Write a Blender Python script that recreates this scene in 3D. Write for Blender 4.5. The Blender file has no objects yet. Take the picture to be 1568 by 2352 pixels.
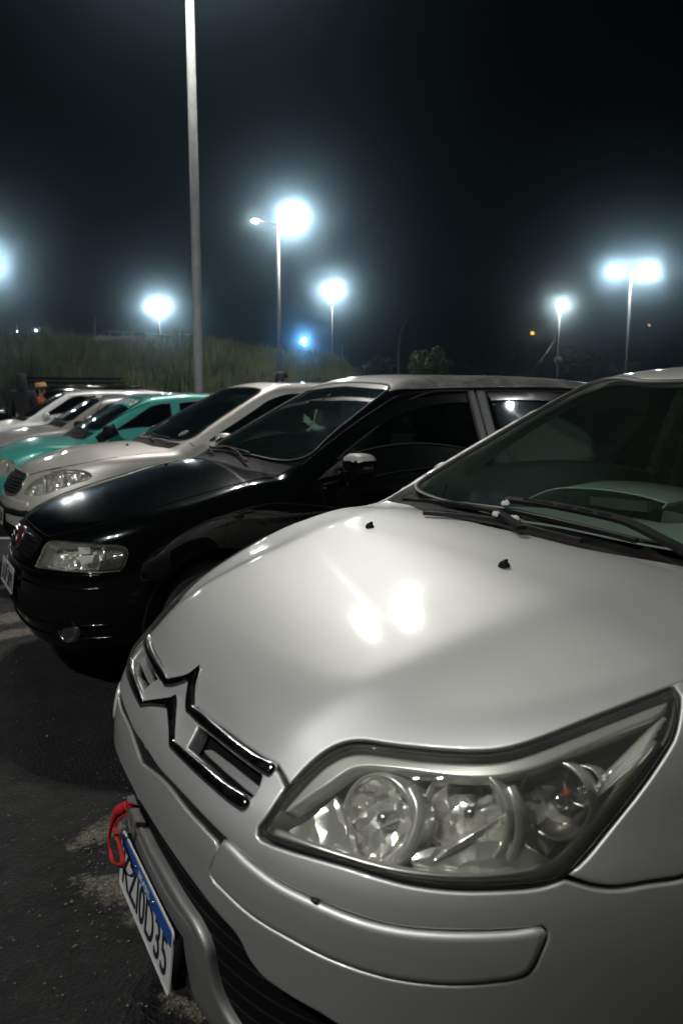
import bpy, bmesh, math, random
import numpy as np
from mathutils import Vector, Matrix
from mathutils.geometry import delaunay_2d_cdt

S = bpy.context.scene
COL = S.collection
R = math.radians
random.seed(7)
rng = np.random.default_rng(7)

# ------------------------------------------------------------------ camera, sky, exposure
FPX, CX, CY = 1829.0, 784.0, 1176.0          # 28 mm lens, measured on a 1568 x 2352 picture
PITCH, YAW, CAMH = R(8.43), R(28.0), 1.38
_r = np.array([math.cos(YAW), -math.sin(YAW), 0.0])
_h = np.array([math.sin(YAW), math.cos(YAW), 0.0])
_z = np.array([0.0, 0.0, 1.0])
_f = _h * math.cos(PITCH) - _z * math.sin(PITCH)
_u = _h * math.sin(PITCH) + _z * math.cos(PITCH)
EYE = np.array([0.0, 0.0, CAMH])
cam = bpy.data.cameras.new('camera')
cam_ob = bpy.data.objects.new('camera', cam)
COL.objects.link(cam_ob)
cam_ob.matrix_world = Matrix(((_r[0], _u[0], -_f[0], 0), (_r[1], _u[1], -_f[1], 0), (_r[2], _u[2], -_f[2], CAMH), (0, 0, 0, 1)))
cam.sensor_fit = 'VERTICAL'
cam.sensor_height = 36.0
cam.lens = 36.0 * FPX / 2352.0
cam.clip_start, cam.clip_end = 0.05, 4000
cam.dof.use_dof = True
cam.dof.focus_distance = 2.3
cam.dof.aperture_fstop = 5.0
S.camera = cam_ob

world = bpy.data.worlds.new('World')
S.world = world
world.use_nodes = True
_wn = world.node_tree
_bg = _wn.nodes['Background']
_sky = _wn.nodes.new('ShaderNodeTexSky')
_sky.sky_type = 'NISHITA'
_sky.sun_disc = False
_sky.sun_elevation = R(-6.0)                 # night: the sun is well under the horizon
_sky.sun_rotation = R(200)
_wn.links.new(_sky.outputs[0], _bg.inputs[0])
_bg.inputs[1].default_value = 0.06
S.view_settings.view_transform = 'Standard'
S.view_settings.look = 'None'
S.view_settings.exposure = 0.4
S.view_settings.gamma = 1.0
S.cycles.use_denoising = True
S.cycles.max_bounces = 10
S.cycles.transparent_max_bounces = 24
S.cycles.volume_bounces = 0
S.cycles.sample_clamp_indirect = 6.0

def ray(px, py):
    d = _f + _r * ((px - CX) / FPX) + _u * ((CY - py) / FPX)
    return d / np.linalg.norm(d)

def at(px, py, dist):
    'point seen at a picture position, at a horizontal distance from the camera'
    d = ray(px, py)
    return EYE + d * (dist / math.hypot(d[0], d[1]))

# ------------------------------------------------------------------ materials
def M(name, base=(.5, .5, .5), rough=.5, metal=0.0, coat=0.0, coat_rough=.03, emit=None, spec=.5, sheen=0.0):
    m = bpy.data.materials.new(name)
    m.use_nodes = True
    b = m.node_tree.nodes['Principled BSDF']
    b.inputs['Base Color'].default_value = (*base, 1)
    b.inputs['Roughness'].default_value = rough
    b.inputs['Metallic'].default_value = metal
    b.inputs['Coat Weight'].default_value = coat
    b.inputs['Coat Roughness'].default_value = coat_rough
    b.inputs['Specular IOR Level'].default_value = spec
    if emit:
        b.inputs['Emission Color'].default_value = (*emit[0], 1)
        b.inputs['Emission Strength'].default_value = emit[1]
    return m

class NT:
    'small helper for node set-ups'
    def __init__(s, m):
        s.m, s.t = m, m.node_tree
        s.b = s.t.nodes.get('Principled BSDF')
        s.tc = s.t.nodes.new('ShaderNodeTexCoord')
    def n(s, typ, **kw):
        x = s.t.nodes.new(typ)
        for k, v in kw.items():
            if k in x.inputs.keys(): x.inputs[k].default_value = v
            else: setattr(x, k, v)
        return x
    def l(s, a, b): s.t.links.new(a, b)
    def noise(s, scale, detail=4, rough=.55, coord='Object', dist=0.0):
        x = s.n('ShaderNodeTexNoise', Scale=scale, Detail=detail, Roughness=rough, Distortion=dist)
        s.l(s.tc.outputs[coord], x.inputs['Vector'])
        return x.outputs['Fac']
    def ramp(s, fac, stops):
        x = s.n('ShaderNodeValToRGB')
        e = x.color_ramp.elements
        while len(e) > 1: e.remove(e[-1])
        e[0].position, e[0].color = stops[0][0], (*stops[0][1], 1)
        for p, c in stops[1:]:
            k = e.new(p); k.color = (*c, 1)
        s.l(fac, x.inputs[0])
        return x.outputs[0]
    def mix(s, fac, a, b):
        x = s.n('ShaderNodeMix'); x.data_type = 'RGBA'
        for sock, v in ((x.inputs[0], fac), (x.inputs[6], a), (x.inputs[7], b)):
            if hasattr(v, 'type') and hasattr(v, 'links'): s.l(v, sock)
            else: sock.default_value = v if not isinstance(v, tuple) else (*v, 1)
        return x.outputs[2]
    def bump(s, fac, strength=.2, dist=.01):
        x = s.n('ShaderNodeBump', Strength=strength, Distance=dist)
        s.l(fac, x.inputs['Height'])
        return x.outputs[0]

# ------------------------------------------------------------------ object helpers
def tag(o, label=None, cat=None, group=None, kind=None):
    if label: o['label'] = label
    if cat: o['category'] = cat
    if group: o['group'] = group
    if kind: o['kind'] = kind
    return o

def empty(name, loc, rz=0.0, **kw):
    o = bpy.data.objects.new(name, None)
    COL.objects.link(o)
    o.empty_display_size = .2
    o.location = loc
    o.rotation_euler.z = rz
    return tag(o, **kw)

def link(name, me, mat=None, parent=None, smooth=True, **kw):
    if mat is not None:
        me.materials.clear()
        for m in (mat if isinstance(mat, (list, tuple)) else [mat]): me.materials.append(m)
    if smooth and len(me.polygons):
        me.polygons.foreach_set('use_smooth', np.ones(len(me.polygons), dtype=bool))
    o = bpy.data.objects.new(name, me)
    COL.objects.link(o)
    if parent is not None: o.parent = parent
    return tag(o, **kw)

def mesh(name, v, f):
    me = bpy.data.meshes.new(name)
    me.from_pydata([tuple(map(float, p)) for p in v], [], [tuple(int(i) for i in q) for q in f])
    me.update()
    return me

class MB:
    'collects shapes, then links them as one mesh object'
    def __init__(s): s.v, s.f, s.mi = [], [], []
    def add(s, v, f, mi=0):
        k = len(s.v)
        s.v += [tuple(map(float, p)) for p in v]
        s.f += [tuple(int(i) + k for i in q) for q in f]
        s.mi += [mi] * len(f)
        return s
    def box(s, c, d, rot=None, bevel=0.0, mi=0):
        bm = bmesh.new()
        bmesh.ops.create_cube(bm, size=1)
        bmesh.ops.scale(bm, vec=d, verts=bm.verts)
        if bevel: bmesh.ops.bevel(bm, geom=bm.edges[:], offset=bevel, segments=2, affect='EDGES', profile=.6)
        mt = Matrix.Translation(c)
        if rot is not None: mt = mt @ rot
        bmesh.ops.transform(bm, matrix=mt, verts=bm.verts)
        bm.verts.index_update()
        s.add([v.co for v in bm.verts], [[v.index for v in f.verts] for f in bm.faces], mi)
        bm.free()
        return s
    def tube(s, pts, rad, n=8, cap=True, mi=0, flat=None):
        pts = [np.array(p, float) for p in pts]
        m = len(pts)
        rad = [rad] * m if not isinstance(rad, (list, tuple, np.ndarray)) else rad
        v, f = [], []
        up0 = None
        for i, p in enumerate(pts):
            t = pts[min(i + 1, m - 1)] - pts[max(i - 1, 0)]
            t = t / (np.linalg.norm(t) + 1e-12)
            if up0 is None:
                a = np.array([0, 0, 1.0]) if abs(t[2]) < .9 else np.array([1.0, 0, 0])
            else: a = up0
            b = np.cross(t, a); b /= np.linalg.norm(b) + 1e-12
            a = np.cross(b, t); up0 = a
            for k in range(n):
                w = 2 * math.pi * k / n
                sx, sy = (1, 1) if flat is None else flat
                v.append(p + (b * math.cos(w) * sx + a * math.sin(w) * sy) * rad[i])
        for i in range(m - 1):
            for k in range(n):
                f.append((i * n + k, i * n + (k + 1) % n, (i + 1) * n + (k + 1) % n, (i + 1) * n + k))
        if cap:
            f.append(tuple(range(n - 1, -1, -1)))
            f.append(tuple((m - 1) * n + k for k in range(n)))
        return s.add(v, f, mi)
    def lathe(s, prof, c=(0, 0, 0), axis=(0, 0, 1), n=24, mi=0, sq=(1, 1)):
        'profile of (radius, height) turned round an axis'
        ax = np.array(axis, float); ax /= np.linalg.norm(ax)
        a = np.array([0, 0, 1.0]) if abs(ax[2]) < .9 else np.array([1.0, 0, 0])
        e1 = np.cross(ax, a); e1 /= np.linalg.norm(e1)
        e2 = np.cross(e1, ax)
        c = np.array(c, float)
        v, f = [], []
        for r_, h_ in prof:
            for k in range(n):
                w = 2 * math.pi * k / n
                v.append(c + ax * h_ + (e1 * math.cos(w) * sq[0] + e2 * math.sin(w) * sq[1]) * r_)
        for i in range(len(prof) - 1):
            for k in range(n):
                f.append((i * n + k, i * n + (k + 1) % n, (i + 1) * n + (k + 1) % n, (i + 1) * n + k))
        return s.add(v, f, mi)
    def build(s, name, mat, parent=None, smooth=True, **kw):
        me = mesh(name, s.v, s.f)
        o = link(name, me, mat, parent, smooth, **kw)
        if isinstance(mat, (list, tuple)): me.polygons.foreach_set('material_index', s.mi)
        return o

def spline(pts, n=8, closed=False, ends=True):
    'Catmull-Rom through points of any dimension'
    p = np.array(pts, float)
    m = len(p)
    out = []
    rngi = range(m if closed else m - 1)
    for i in rngi:
        if closed: a, b, c, d = p[(i - 1) % m], p[i], p[(i + 1) % m], p[(i + 2) % m]
        else: a, b, c, d = p[max(i - 1, 0)], p[i], p[i + 1], p[min(i + 2, m - 1)]
        for k in range(n):
            t = k / n
            out.append(.5 * ((2 * b) + (c - a) * t + (2 * a - 5 * b + 4 * c - d) * t * t + (3 * b - a - 3 * c + d) * t ** 3))
    if not closed: out.append(p[-1])
    return np.array(out)

def curve_mesh_text(txt, size, depth=.0006, font_scale_x=1.0):
    cu = bpy.data.curves.new('text', 'FONT')
    cu.body = txt; cu.size = size; cu.extrude = depth
    cu.align_x = 'CENTER'; cu.align_y = 'CENTER'
    o = bpy.data.objects.new('text', cu)
    COL.objects.link(o)
    dg = bpy.context.evaluated_depsgraph_get()
    dg.update()
    me = bpy.data.meshes.new_from_object(o.evaluated_get(dg))
    bpy.data.objects.remove(o)
    for v in me.vertices: v.co.x *= font_scale_x
    return me

# ------------------------------------------------------------------ car bodies as smooth solids, panels cut out of them
class Tab:
    'smooth table (Catmull-Rom in the value, dense linear look-up)'
    def __init__(s, *xy):
        x = np.array([a for a, b in xy], float); y = np.array([b for a, b in xy], float)
        # monotone cubic (Fritsch-Carlson)
        h = np.diff(x); d = np.diff(y) / h
        m = np.zeros_like(x)
        m[0], m[-1] = d[0], d[-1]
        for i in range(1, len(x) - 1):
            m[i] = 0 if d[i - 1] * d[i] <= 0 else 2 * d[i - 1] * d[i] / (d[i - 1] + d[i])
        X, Y = [], []
        for i in range(len(x) - 1):
            t = np.linspace(0, 1, 40, endpoint=False)
            X.append(x[i] + t * h[i])
            Y.append((2 * t**3 - 3 * t**2 + 1) * y[i] + (t**3 - 2 * t**2 + t) * h[i] * m[i] + (-2 * t**3 + 3 * t**2) * y[i + 1] + (t**3 - t**2) * h[i] * m[i + 1])
        s.x, s.y = np.concatenate(X + [[x[-1]]]), np.concatenate(Y + [[y[-1]]])
    def __call__(s, q): return np.interp(q, s.x, s.y)

def smax(a, b, k):
    h = np.clip(.5 + .5 * (a - b) / k, 0, 1)
    return b * (1 - h) + a * h + k * h * (1 - h)
def smin(a, b, k): return -smax(-a, -b, k)

class Car:
    def __init__(s, name, nose_x, yc, O, rz=0.0, label=None, **P):
        s.P = P
        s.O = np.array(O, float)
        s.loc = np.array([nose_x, yc, 0.0])
        s.rz = rz
        s.Rm = np.array([[math.cos(rz), -math.sin(rz), 0], [math.sin(rz), math.cos(rz), 0], [0, 0, 1.0]])
        s.root = empty(name, tuple(s.loc), rz, label=label, cat='car')
    def f(s, p):
        P = s.P
        x, y, z = p[:, 0], np.abs(p[:, 1]), p[:, 2]
        b = P['b'](z)
        xf, xr = P['xf'](z), P['xr'](z)
        u = y / b
        v = np.clip((P['Lf'] + xf - x) / P['Lf'], 0, None)
        w = np.clip((x - (xr - P['Lr'])) / P['Lr'], 0, None)
        e = P['pf']
        er = P.get('pr', 3.0)
        sf = ((u ** e + v ** e) ** (1 / e) - 1) * b
        sr = ((u ** er + w ** er) ** (1 / er) - 1) * b
        side = np.where(x < 1.6, sf, sr)
        H = P['H'](x) - P['c1'] * y * y
        if 'ridge' in P: H = H - P['ridge'](x, y)
        body = smax(side, (z - H) * .94, P.get('kb', .06))
        body = smax(body, P.get('zmin', .17) - z, .05)
        # cabin
        zb = P['zb']
        ws = (P['wx'] + P['wc'] * y * y + (z - zb) * P['wt'] + P.get('wb', 0.0) * (z - zb) * (P['zt'] - z) - x) / math.sqrt(1 + P['wt'] ** 2)
        rr = (x - (P['rx'] - .12 * y * y - (z - zb) * P['rt'])) / math.sqrt(1 + P['rt'] ** 2)
        roof = z - (P['roof'](x) - P['rc'] * y * y)
        sd = (y - (P['cs'](x) - (z - zb) * P['lean'])) / math.sqrt(1 + P['lean'] ** 2)
        cab = smax(smax(ws, rr, .05), smax(sd, roof, P.get('kr', .09)), P.get('kc', .05))
        cab = smax(cab, zb - .2 - z, .02)
        return smin(body, cab, P.get('kbc', .025))
    def normal(s, p):
        e = 2e-3
        g = np.stack([s.f(p + np.array(d) * e) - s.f(p - np.array(d) * e) for d in ((1, 0, 0), (0, 1, 0), (0, 0, 1))], 1)
        return g / (np.linalg.norm(g, axis=1, keepdims=True) + 1e-9)
    def march(s, o, d, t0, t1, step, want_in):
        'first crossing along rays; want_in: from outside to inside'
        n = len(d)
        o = np.broadcast_to(o, d.shape)
        hit = np.zeros(n, bool); lo = np.full(n, float(t0)); hi = np.full(n, float(t1))
        act = np.arange(n)
        tt = t0
        while tt < t1 and len(act):
            tt += step
            v = s.f(o[act] + d[act] * tt)
            ok = (v < 0) if want_in else (v > 0)
            idx = act[ok]
            lo[idx], hi[idx], hit[idx] = tt - step, tt, True
            act = act[~ok]
        for _ in range(18):
            mid = .5 * (lo + hi)
            v = s.f(o + d * mid[:, None])
            ins = (v < 0) if want_in else (v > 0)
            hi = np.where(ins, mid, hi); lo = np.where(ins, lo, mid)
        return o + d * hi[:, None], hit
    def local(s, p): return (np.asarray(p, float) - s.loc) @ s.Rm
    def trace(s, pix):
        'picture positions -> points on the body, in car space'
        d = np.array([ray(*q) for q in pix]) @ s.Rm
        p, hit = s.march(s.local(EYE), d, .3, 22, .03, True)
        return p, hit
    # domain: stereographic seen from the inside point O; front of the car is at D=(r,0), left side of the car is D[1]>0
    def d2dom(s, d): return np.stack([-d[:, 0], -d[:, 1]], 1) / (1 + d[:, 2:3])
    def dom2d(s, D):
        r2 = (D ** 2).sum(1)
        k = 2 / (1 + r2)
        return np.stack([-D[:, 0] * k, -D[:, 1] * k, (1 - r2) / (1 + r2)], 1)
    def surf(s, D):
        p, hit = s.march(s.O, s.dom2d(D), .1, 4.2, .035, False)
        return p
    def dom(s, p):
        d = np.asarray(p, float) - s.O
        d /= np.linalg.norm(d, axis=1, keepdims=True)
        return s.d2dom(d)
    def outline(s, items, n=4, closed=True, curve=True):
        'mixed list: (px,py) traced from the picture, (x,y,z) in car space, flattened on to the body -> dense domain line; a None makes a sharp corner at the point before it'
        pts, sharp = [], []
        for q in items:
            if q is None: sharp[-1] = True; continue
            pts.append(q); sharp.append(False)
        D = np.zeros((len(pts), 2))
        px = [i for i, q in enumerate(pts) if len(q) == 2]
        if px:
            p, hit = s.trace([pts[i] for i in px])
            for k, i in enumerate(px):
                if not hit[k]: print('MISS', s.root.name, pts[i])
            D[px] = s.dom(p)
        lc = [i for i, q in enumerate(pts) if len(q) == 3]
        if lc: D[lc] = s.dom([pts[i] for i in lc])
        if not curve: return dense(D, closed, n)
        m = len(D)
        out = []
        for i in range(m if closed else m - 1):
            b, c = D[i], D[(i + 1) % m]
            a = b * 2 - c if sharp[i] or (not closed and i == 0) else D[(i - 1) % m]
            d = c * 2 - b if sharp[(i + 1) % m] or (not closed and i == m - 2) else D[(i + 2) % m]
            if sharp[i] and sharp[(i+1) % m]:
                a, d = b * 2 - c, c * 2 - b
            # centripetal tangents keep uneven spacing calm
            t01 = max(np.linalg.norm(b - a), 1e-6) ** .5; t12 = max(np.linalg.norm(c - b), 1e-6) ** .5; t23 = max(np.linalg.norm(d - c), 1e-6) ** .5
            m1 = (c - b) + t12 * ((b - a) / t01 - (c - a) / (t01 + t12))
            m2 = (c - b) + t12 * ((d - c) / t23 - (d - b) / (t12 + t23))
            for k in range(n):
                t = k / n
                out.append((2*t**3-3*t**2+1)*b + (t**3-2*t**2+t)*m1 + (-2*t**3+3*t**2)*c + (t**3-t**2)*m2)
        if not closed: out.append(D[-1])
        return np.array(out)

def dense(D, closed, n):
    out = []
    m = len(D)
    for i in range(m if closed else m - 1):
        for k in range(n): out.append(D[i] + (D[(i + 1) % m] - D[i]) * k / n)
    if not closed: out.append(D[-1])
    return np.array(out)

def resample(D, h, closed=True):
    'even spacing, keeps nothing but the shape'
    P = np.vstack([D, D[:1]]) if closed else D
    L = np.concatenate([[0], np.cumsum(np.linalg.norm(np.diff(P, axis=0), axis=1))])
    n = max(int(round(L[-1] / h)), 6)
    t = np.linspace(0, L[-1], n, endpoint=not closed)
    return np.stack([np.interp(t, L, P[:, 0]), np.interp(t, L, P[:, 1])], 1)

def resample_keep(D, h):
    'even spacing that keeps sharp corners of a closed line'
    D = D[np.linalg.norm(D - np.roll(D, 1, 0), axis=1) > 1e-7]
    a = D - np.roll(D, 1, 0); b = np.roll(D, -1, 0) - D
    ang = np.abs(np.arctan2(a[:, 0] * b[:, 1] - a[:, 1] * b[:, 0], (a * b).sum(1)))
    cor = np.where(ang > .5)[0]
    if len(cor) < 1: return resample(D, h)
    out = []
    for i, c in enumerate(cor):
        e = cor[(i + 1) % len(cor)]
        seg = D[c:e + 1] if e > c else np.vstack([D[c:], D[:e + 1]])
        L = np.concatenate([[0], np.cumsum(np.linalg.norm(np.diff(seg, axis=0), axis=1))])
        n = max(int(round(L[-1] / h)), 1)
        t = np.linspace(0, L[-1], n, endpoint=False)
        out.append(np.stack([np.interp(t, L, seg[:, 0]), np.interp(t, L, seg[:, 1])], 1))
    return np.vstack(out)

def inside(poly, q):
    x, y = q[:, 0], q[:, 1]
    r = np.zeros(len(q), bool)
    x1, y1 = poly[:, 0], poly[:, 1]
    x2, y2 = np.roll(x1, -1), np.roll(y1, -1)
    for a, b, c, d in zip(x1, y1, x2, y2):
        if b == d: continue
        k = ((b > y) != (d > y)) & (x < (c - a) * (y - b) / (d - b) + a)
        r ^= k
    return r

def seg_dist(poly, q, closed=True):
    a = poly if closed else poly[:-1]
    b = np.roll(poly, -1, 0) if closed else poly[1:]
    best = np.full(len(q), 1e9)
    for p0, p1 in zip(a, b):
        d = p1 - p0
        t = np.clip(((q - p0) @ d) / (d @ d + 1e-15), 0, 1)
        best = np.minimum(best, np.linalg.norm(q - p0 - t[:, None] * d, axis=1))
    return best

def fill(loops, h):
    'triangulate the inside of loops[0] minus the others with an even grid of spacing h'
    lo, hi = loops[0].min(0), loops[0].max(0)
    gx = np.arange(lo[0], hi[0] + h, h)
    gy = np.arange(lo[1], hi[1] + h, h * .866)
    G = np.array([(x + (h / 2 if j % 2 else 0), y) for j, y in enumerate(gy) for x in gx])
    k = inside(loops[0], G)
    for L in loops[1:]: k &= ~inside(L, G)
    G = G[k]
    if len(G):
        dd = np.full(len(G), 1e9)
        for L in loops: dd = np.minimum(dd, seg_dist(L, G))
        G = G[dd > h * .55]
    V, E = [], []
    for L in loops:
        k = len(V)
        V += [tuple(q) for q in L]
        E += [(k + i, k + (i + 1) % len(L)) for i in range(len(L))]
    nb = len(V)
    V += [tuple(q) for q in G]
    vo, eo, fo, ov, oe, of = delaunay_2d_cdt([Vector(q) for q in V], E, [], 0, 1e-7)
    vo = np.array([tuple(q) for q in vo])
    fo = np.array([tuple(t) for t in fo if len(t) == 3])
    c = vo[fo].mean(1)
    k = inside(loops[0], c)
    for L in loops[1:]: k &= ~inside(L, c)
    return vo, fo[k]

def panel(car, name, D, mat, h=.012, off=0.0, rim=((.0, -.016), (.0, -.003), (.003, -.0007), (.007, 0.0)), mirror=None, parent=None, holes=(), offf=None, link_it=True, hb=None, **kw):
    '''a skin panel: outline D (domain), edges rolled by rim = ((inset, depth), ...), outer edge first; mirror: None | 'add' (the
    outline is the half left of the centre line and is closed at D[1]=0) | 'only' (build it on the right side)'''
    hb = hb or h * .8
    loops, on_cs, ringss = [], [], []
    for li, L in enumerate([D] + list(holes)):
        L = resample_keep(L, hb)
        P = car.surf(L); Nn = car.normal(P)
        on_c = (np.abs(L[:, 1]) < 1e-6) if mirror == 'add' else np.zeros(len(L), bool)
        T = np.roll(P, -1, 0) - np.roll(P, 1, 0)
        T /= np.linalg.norm(T, axis=1, keepdims=True) + 1e-12
        In = np.cross(Nn, T)
        area = .5 * np.sum(L[:, 0] * np.roll(L[:, 1], -1) - np.roll(L[:, 0], -1) * L[:, 1])
        tst = inside(L, car.dom(P + In * 1e-3)).mean() > .5
        if tst != (li == 0): In = -In
        if mirror == 'add': In[on_c] = 0
        rings = []
        last = rim[-1][0]
        tgt = P + In * last
        good = np.ones(len(P), bool)
        if last > .002:
            # where the inset would fold over itself in a tight corner, fan out from the nearest sound point
            dm = np.sqrt(((tgt[:, None] - P[None]) ** 2).sum(2)).min(1)
            good = (dm > last * .80) | on_c
            if good.sum() > 6:
                gi = np.where(good)[0]
                for i in np.where(~good)[0]:
                    dd = np.abs(gi - i); dd = np.minimum(dd, len(P) - dd)
                    tgt[i] = tgt[gi[np.argmin(dd)]]
            else: good[:] = True
        for ins, dep in rim:
            d2 = car.dom(P + ((tgt - P) * (ins / last) if last > 1e-6 else In * ins))
            if mirror == 'add': d2[on_c, 1] = 0
            q = car.surf(d2)
            rings.append((q, car.normal(q), dep, d2))
        loops.append(rings[-1][3][good]); on_cs.append(on_c); ringss.append(rings)
    vo, fo = fill(loops, h)
    ps = car.surf(vo); nn = car.normal(ps)
    if offf is not None: ps = ps + nn * offf(ps)[:, None]
    V = list(ps + nn * (off + rim[-1][1]))
    NN = list(nn)
    F = [tuple(t) for t in fo]
    for rings, on_c in zip(ringss, on_cs):
        prev = [int(np.argmin(((vo - q) ** 2).sum(1))) for q in rings[-1][3]]
        m = len(prev)
        for ps_, n_, dep, _d in list(reversed(rings))[1:]:
            k = len(V)
            if offf is not None: ps_ = ps_ + n_ * offf(ps_)[:, None]
            V += list(ps_ + n_ * (off + dep)); NN += [None] * m
            cur = list(range(k, k + m))
            for i in range(m):
                j = (i + 1) % m
                if on_c[i] and on_c[j]: continue
                F.append((cur[i], cur[j], prev[j], prev[i]) if prev[i] != prev[j] else (cur[i], cur[j], prev[j]))
            prev = cur
    V = np.array(V)
    if mirror == 'only':
        V = V * np.array([1, -1, 1])
        NN = [None if q is None else q * np.array([1, -1, 1]) for q in NN]
    if mirror == 'add':
        k = len(V)
        cen = np.abs(V[:, 1]) < 1e-5
        V[cen, 1] = 0
        mp = np.where(cen, np.arange(k), np.arange(k) + k)
        V = np.vstack([V, V * np.array([1, -1, 1])])
        F = F + [tuple(mp[i] for i in f[::-1]) for f in F]
        NN = NN + [None if q is None else q * np.array([1, -1, 1]) for q in NN]
    used = np.zeros(len(V), bool)
    for f in F: used[list(f)] = True
    ren = np.cumsum(used) - 1
    V = V[used]; NN = [q for q, u in zip(NN, used) if u]
    F = [tuple(ren[i] for i in f) for f in F]
    me = mesh(name, V, F)
    bm = bmesh.new(); bm.from_mesh(me)
    bmesh.ops.recalc_face_normals(bm, faces=bm.faces)
    bm.faces.ensure_lookup_table()
    nq = [q for q in range(len(NN)) if NN[q] is not None]
    bm.verts.ensure_lookup_table()
    vv = bm.verts[nq[len(nq) // 3]]
    if np.dot(np.array(vv.link_faces[0].normal), NN[vv.index]) < 0: bmesh.ops.reverse_faces(bm, faces=bm.faces)
    bm.to_mesh(me); bm.free()
    me.polygons.foreach_set('use_smooth', np.ones(len(me.polygons), dtype=bool))
    me.update()
    vn = np.array([tuple(n.vector) for n in me.vertex_normals])
    me.normals_split_custom_set_from_vertices([tuple(vn[i]) if q is None else tuple(q) for i, q in enumerate(NN)])
    if not link_it: return me
    return link(name, me, mat, parent if parent is not None else car.root, True, **kw)

def surf_line(car, D, off=0.0):
    'domain line -> points in car space'
    p = car.surf(D)
    return p + car.normal(p) * off

def mirror_pts(p): return np.asarray(p) * np.array([1, -1, 1])
# ------------------------------------------------------------------ shared materials
def paint(name, col, metal, rough, coat=1.0, flake=.0, coat_rough=.02, dust_sheen=0.0):
    m = M(name, col, rough, metal, coat, coat_rough)
    k = NT(m)
    a = k.noise(3.0, 3, .6)
    b = k.noise(38.0, 4, .65)
    c = tuple(v * .93 for v in col)
    if dust_sheen:
        f = k.ramp(k.noise(9.0, 6, .7, dist=.6), [(.30, (dust_sheen * .25,) * 3), (.62, (dust_sheen,) * 3)])
        k.l(k.mix(f, col, (.32, .31, .29)), k.b.inputs['Base Color'])
        rr = k.n('ShaderNodeMapRange'); k.l(f, rr.inputs[0]); rr.inputs[3].default_value = rough; rr.inputs[4].default_value = .75
        k.l(rr.outputs[0], k.b.inputs['Roughness'])
    else:
        k.l(k.mix(a, c, col), k.b.inputs['Base Color'])
        r2 = k.ramp(b, [(.3, (rough * .985,) * 3), (.7, (rough * 1.02,) * 3)])
        k.l(r2, k.b.inputs['Roughness'])
    # faint smears and dust in the clear coat
    s = k.ramp(k.noise(6.5, 8, .72, dist=1.2), [(.46, (coat_rough,) * 3), (.80, (coat_rough + .035,) * 3)])
    k.l(s, k.b.inputs['Coat Roughness'])
    if flake:
        fl = k.n('ShaderNodeTexVoronoi', Scale=900.0); k.l(k.tc.outputs['Object'], fl.inputs['Vector'])
        k.l(k.bump(fl.outputs['Distance'], flake, .0006), k.b.inputs['Normal'])
    return m

def glass(name, tint, film=.04, film_col=(.35, .42, .38), rough=.015, ior=1.5, spots=0.0):
    m = bpy.data.materials.new(name); m.use_nodes = True
    t = m.node_tree; t.nodes.clear()
    k = NT(m)
    out = k.n('ShaderNodeOutputMaterial')
    tr = k.n('ShaderNodeBsdfTransparent', Color=(*tint, 1))
    gl = k.n('ShaderNodeBsdfGlossy', Roughness=rough)
    df = k.n('ShaderNodeAddShader'); d1 = k.n('ShaderNodeBsdfDiffuse', Color=(*[c * .5 for c in film_col], 1)); d2 = k.n('ShaderNodeBsdfTranslucent', Color=(*[c * .5 for c in film_col], 1)); k.l(d1.outputs[0], df.inputs[0]); k.l(d2.outputs[0], df.inputs[1])
    fr = k.n('ShaderNodeFresnel', IOR=ior)
    m1 = k.n('ShaderNodeMixShader'); m2 = k.n('ShaderNodeMixShader')
    f = k.ramp(k.noise(5.0, 7, .7, dist=.8), [(.30, (film * .55,) * 3), (.75, (film * 1.5,) * 3)])
    if spots:
        v = k.n('ShaderNodeTexVoronoi', Scale=120.0); k.l(k.tc.outputs['Object'], v.inputs['Vector'])
        sp = k.ramp(v.outputs['Distance'], [(.0, (spots,) * 3), (.22, (spots,) * 3), (.26, (0, 0, 0))])
        ad = k.n('ShaderNodeMath', operation='ADD'); k.l(f, ad.inputs[0]); k.l(sp, ad.inputs[1]); f = ad.outputs[0]
    k.l(f, m1.inputs[0]); k.l(tr.outputs[0], m1.inputs[1]); k.l(df.outputs[0], m1.inputs[2])
    k.l(fr.outputs[0], m2.inputs[0]); k.l(m1.outputs[0], m2.inputs[1]); k.l(gl.outputs[0], m2.inputs[2])
    k.l(m2.outputs[0], out.inputs['Surface'])
    return m

SILVER = paint('silver_paint', (.66, .66, .64), .85, .54, .85, 0, .07)
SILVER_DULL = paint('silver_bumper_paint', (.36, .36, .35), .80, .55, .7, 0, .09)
BLACK_PLASTIC = M('black_plastic', (.012, .012, .013), .5, spec=.12)
k = NT(BLACK_PLASTIC); k.l(k.ramp(k.noise(60, 4), [(.3, (.60,) * 3), (.8, (.85,) * 3)]), k.b.inputs['Roughness']); k.l(k.ramp(k.noise(7, 5), [(.4, (.006, .006, .0065)), (.8, (.016, .0155, .014))]), k.b.inputs['Base Color'])
RUBBER = M('black_rubber', (.01, .01, .01), .55)
VOID = M('dark_cavity', (.004, .004, .004), .9, spec=.1)
CHROME = M('chrome', (.78, .79, .80), .07, 1.0)
k = NT(CHROME); k.l(k.ramp(k.noise(45, 6, .75), [(.40, (.10,) * 3), (.66, (.20,) * 3), (.8, (.5,) * 3)]), k.b.inputs['Roughness'])
REFLECTOR = M('lamp_reflector', (.97, .96, .90), .17, .80)
k = NT(REFLECTOR); vq = k.n('ShaderNodeTexVoronoi', Scale=30.0); k.l(k.tc.outputs['Object'], vq.inputs['Vector']); k.l(k.bump(vq.outputs['Distance'], .55, .012), k.b.inputs['Normal'])
BEZEL = M('lamp_bezel', (.62, .62, .57), .26, .6)
DARK_BEZEL = M('dark_lamp_bezel', (.05, .05, .05), .25, .3)
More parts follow.
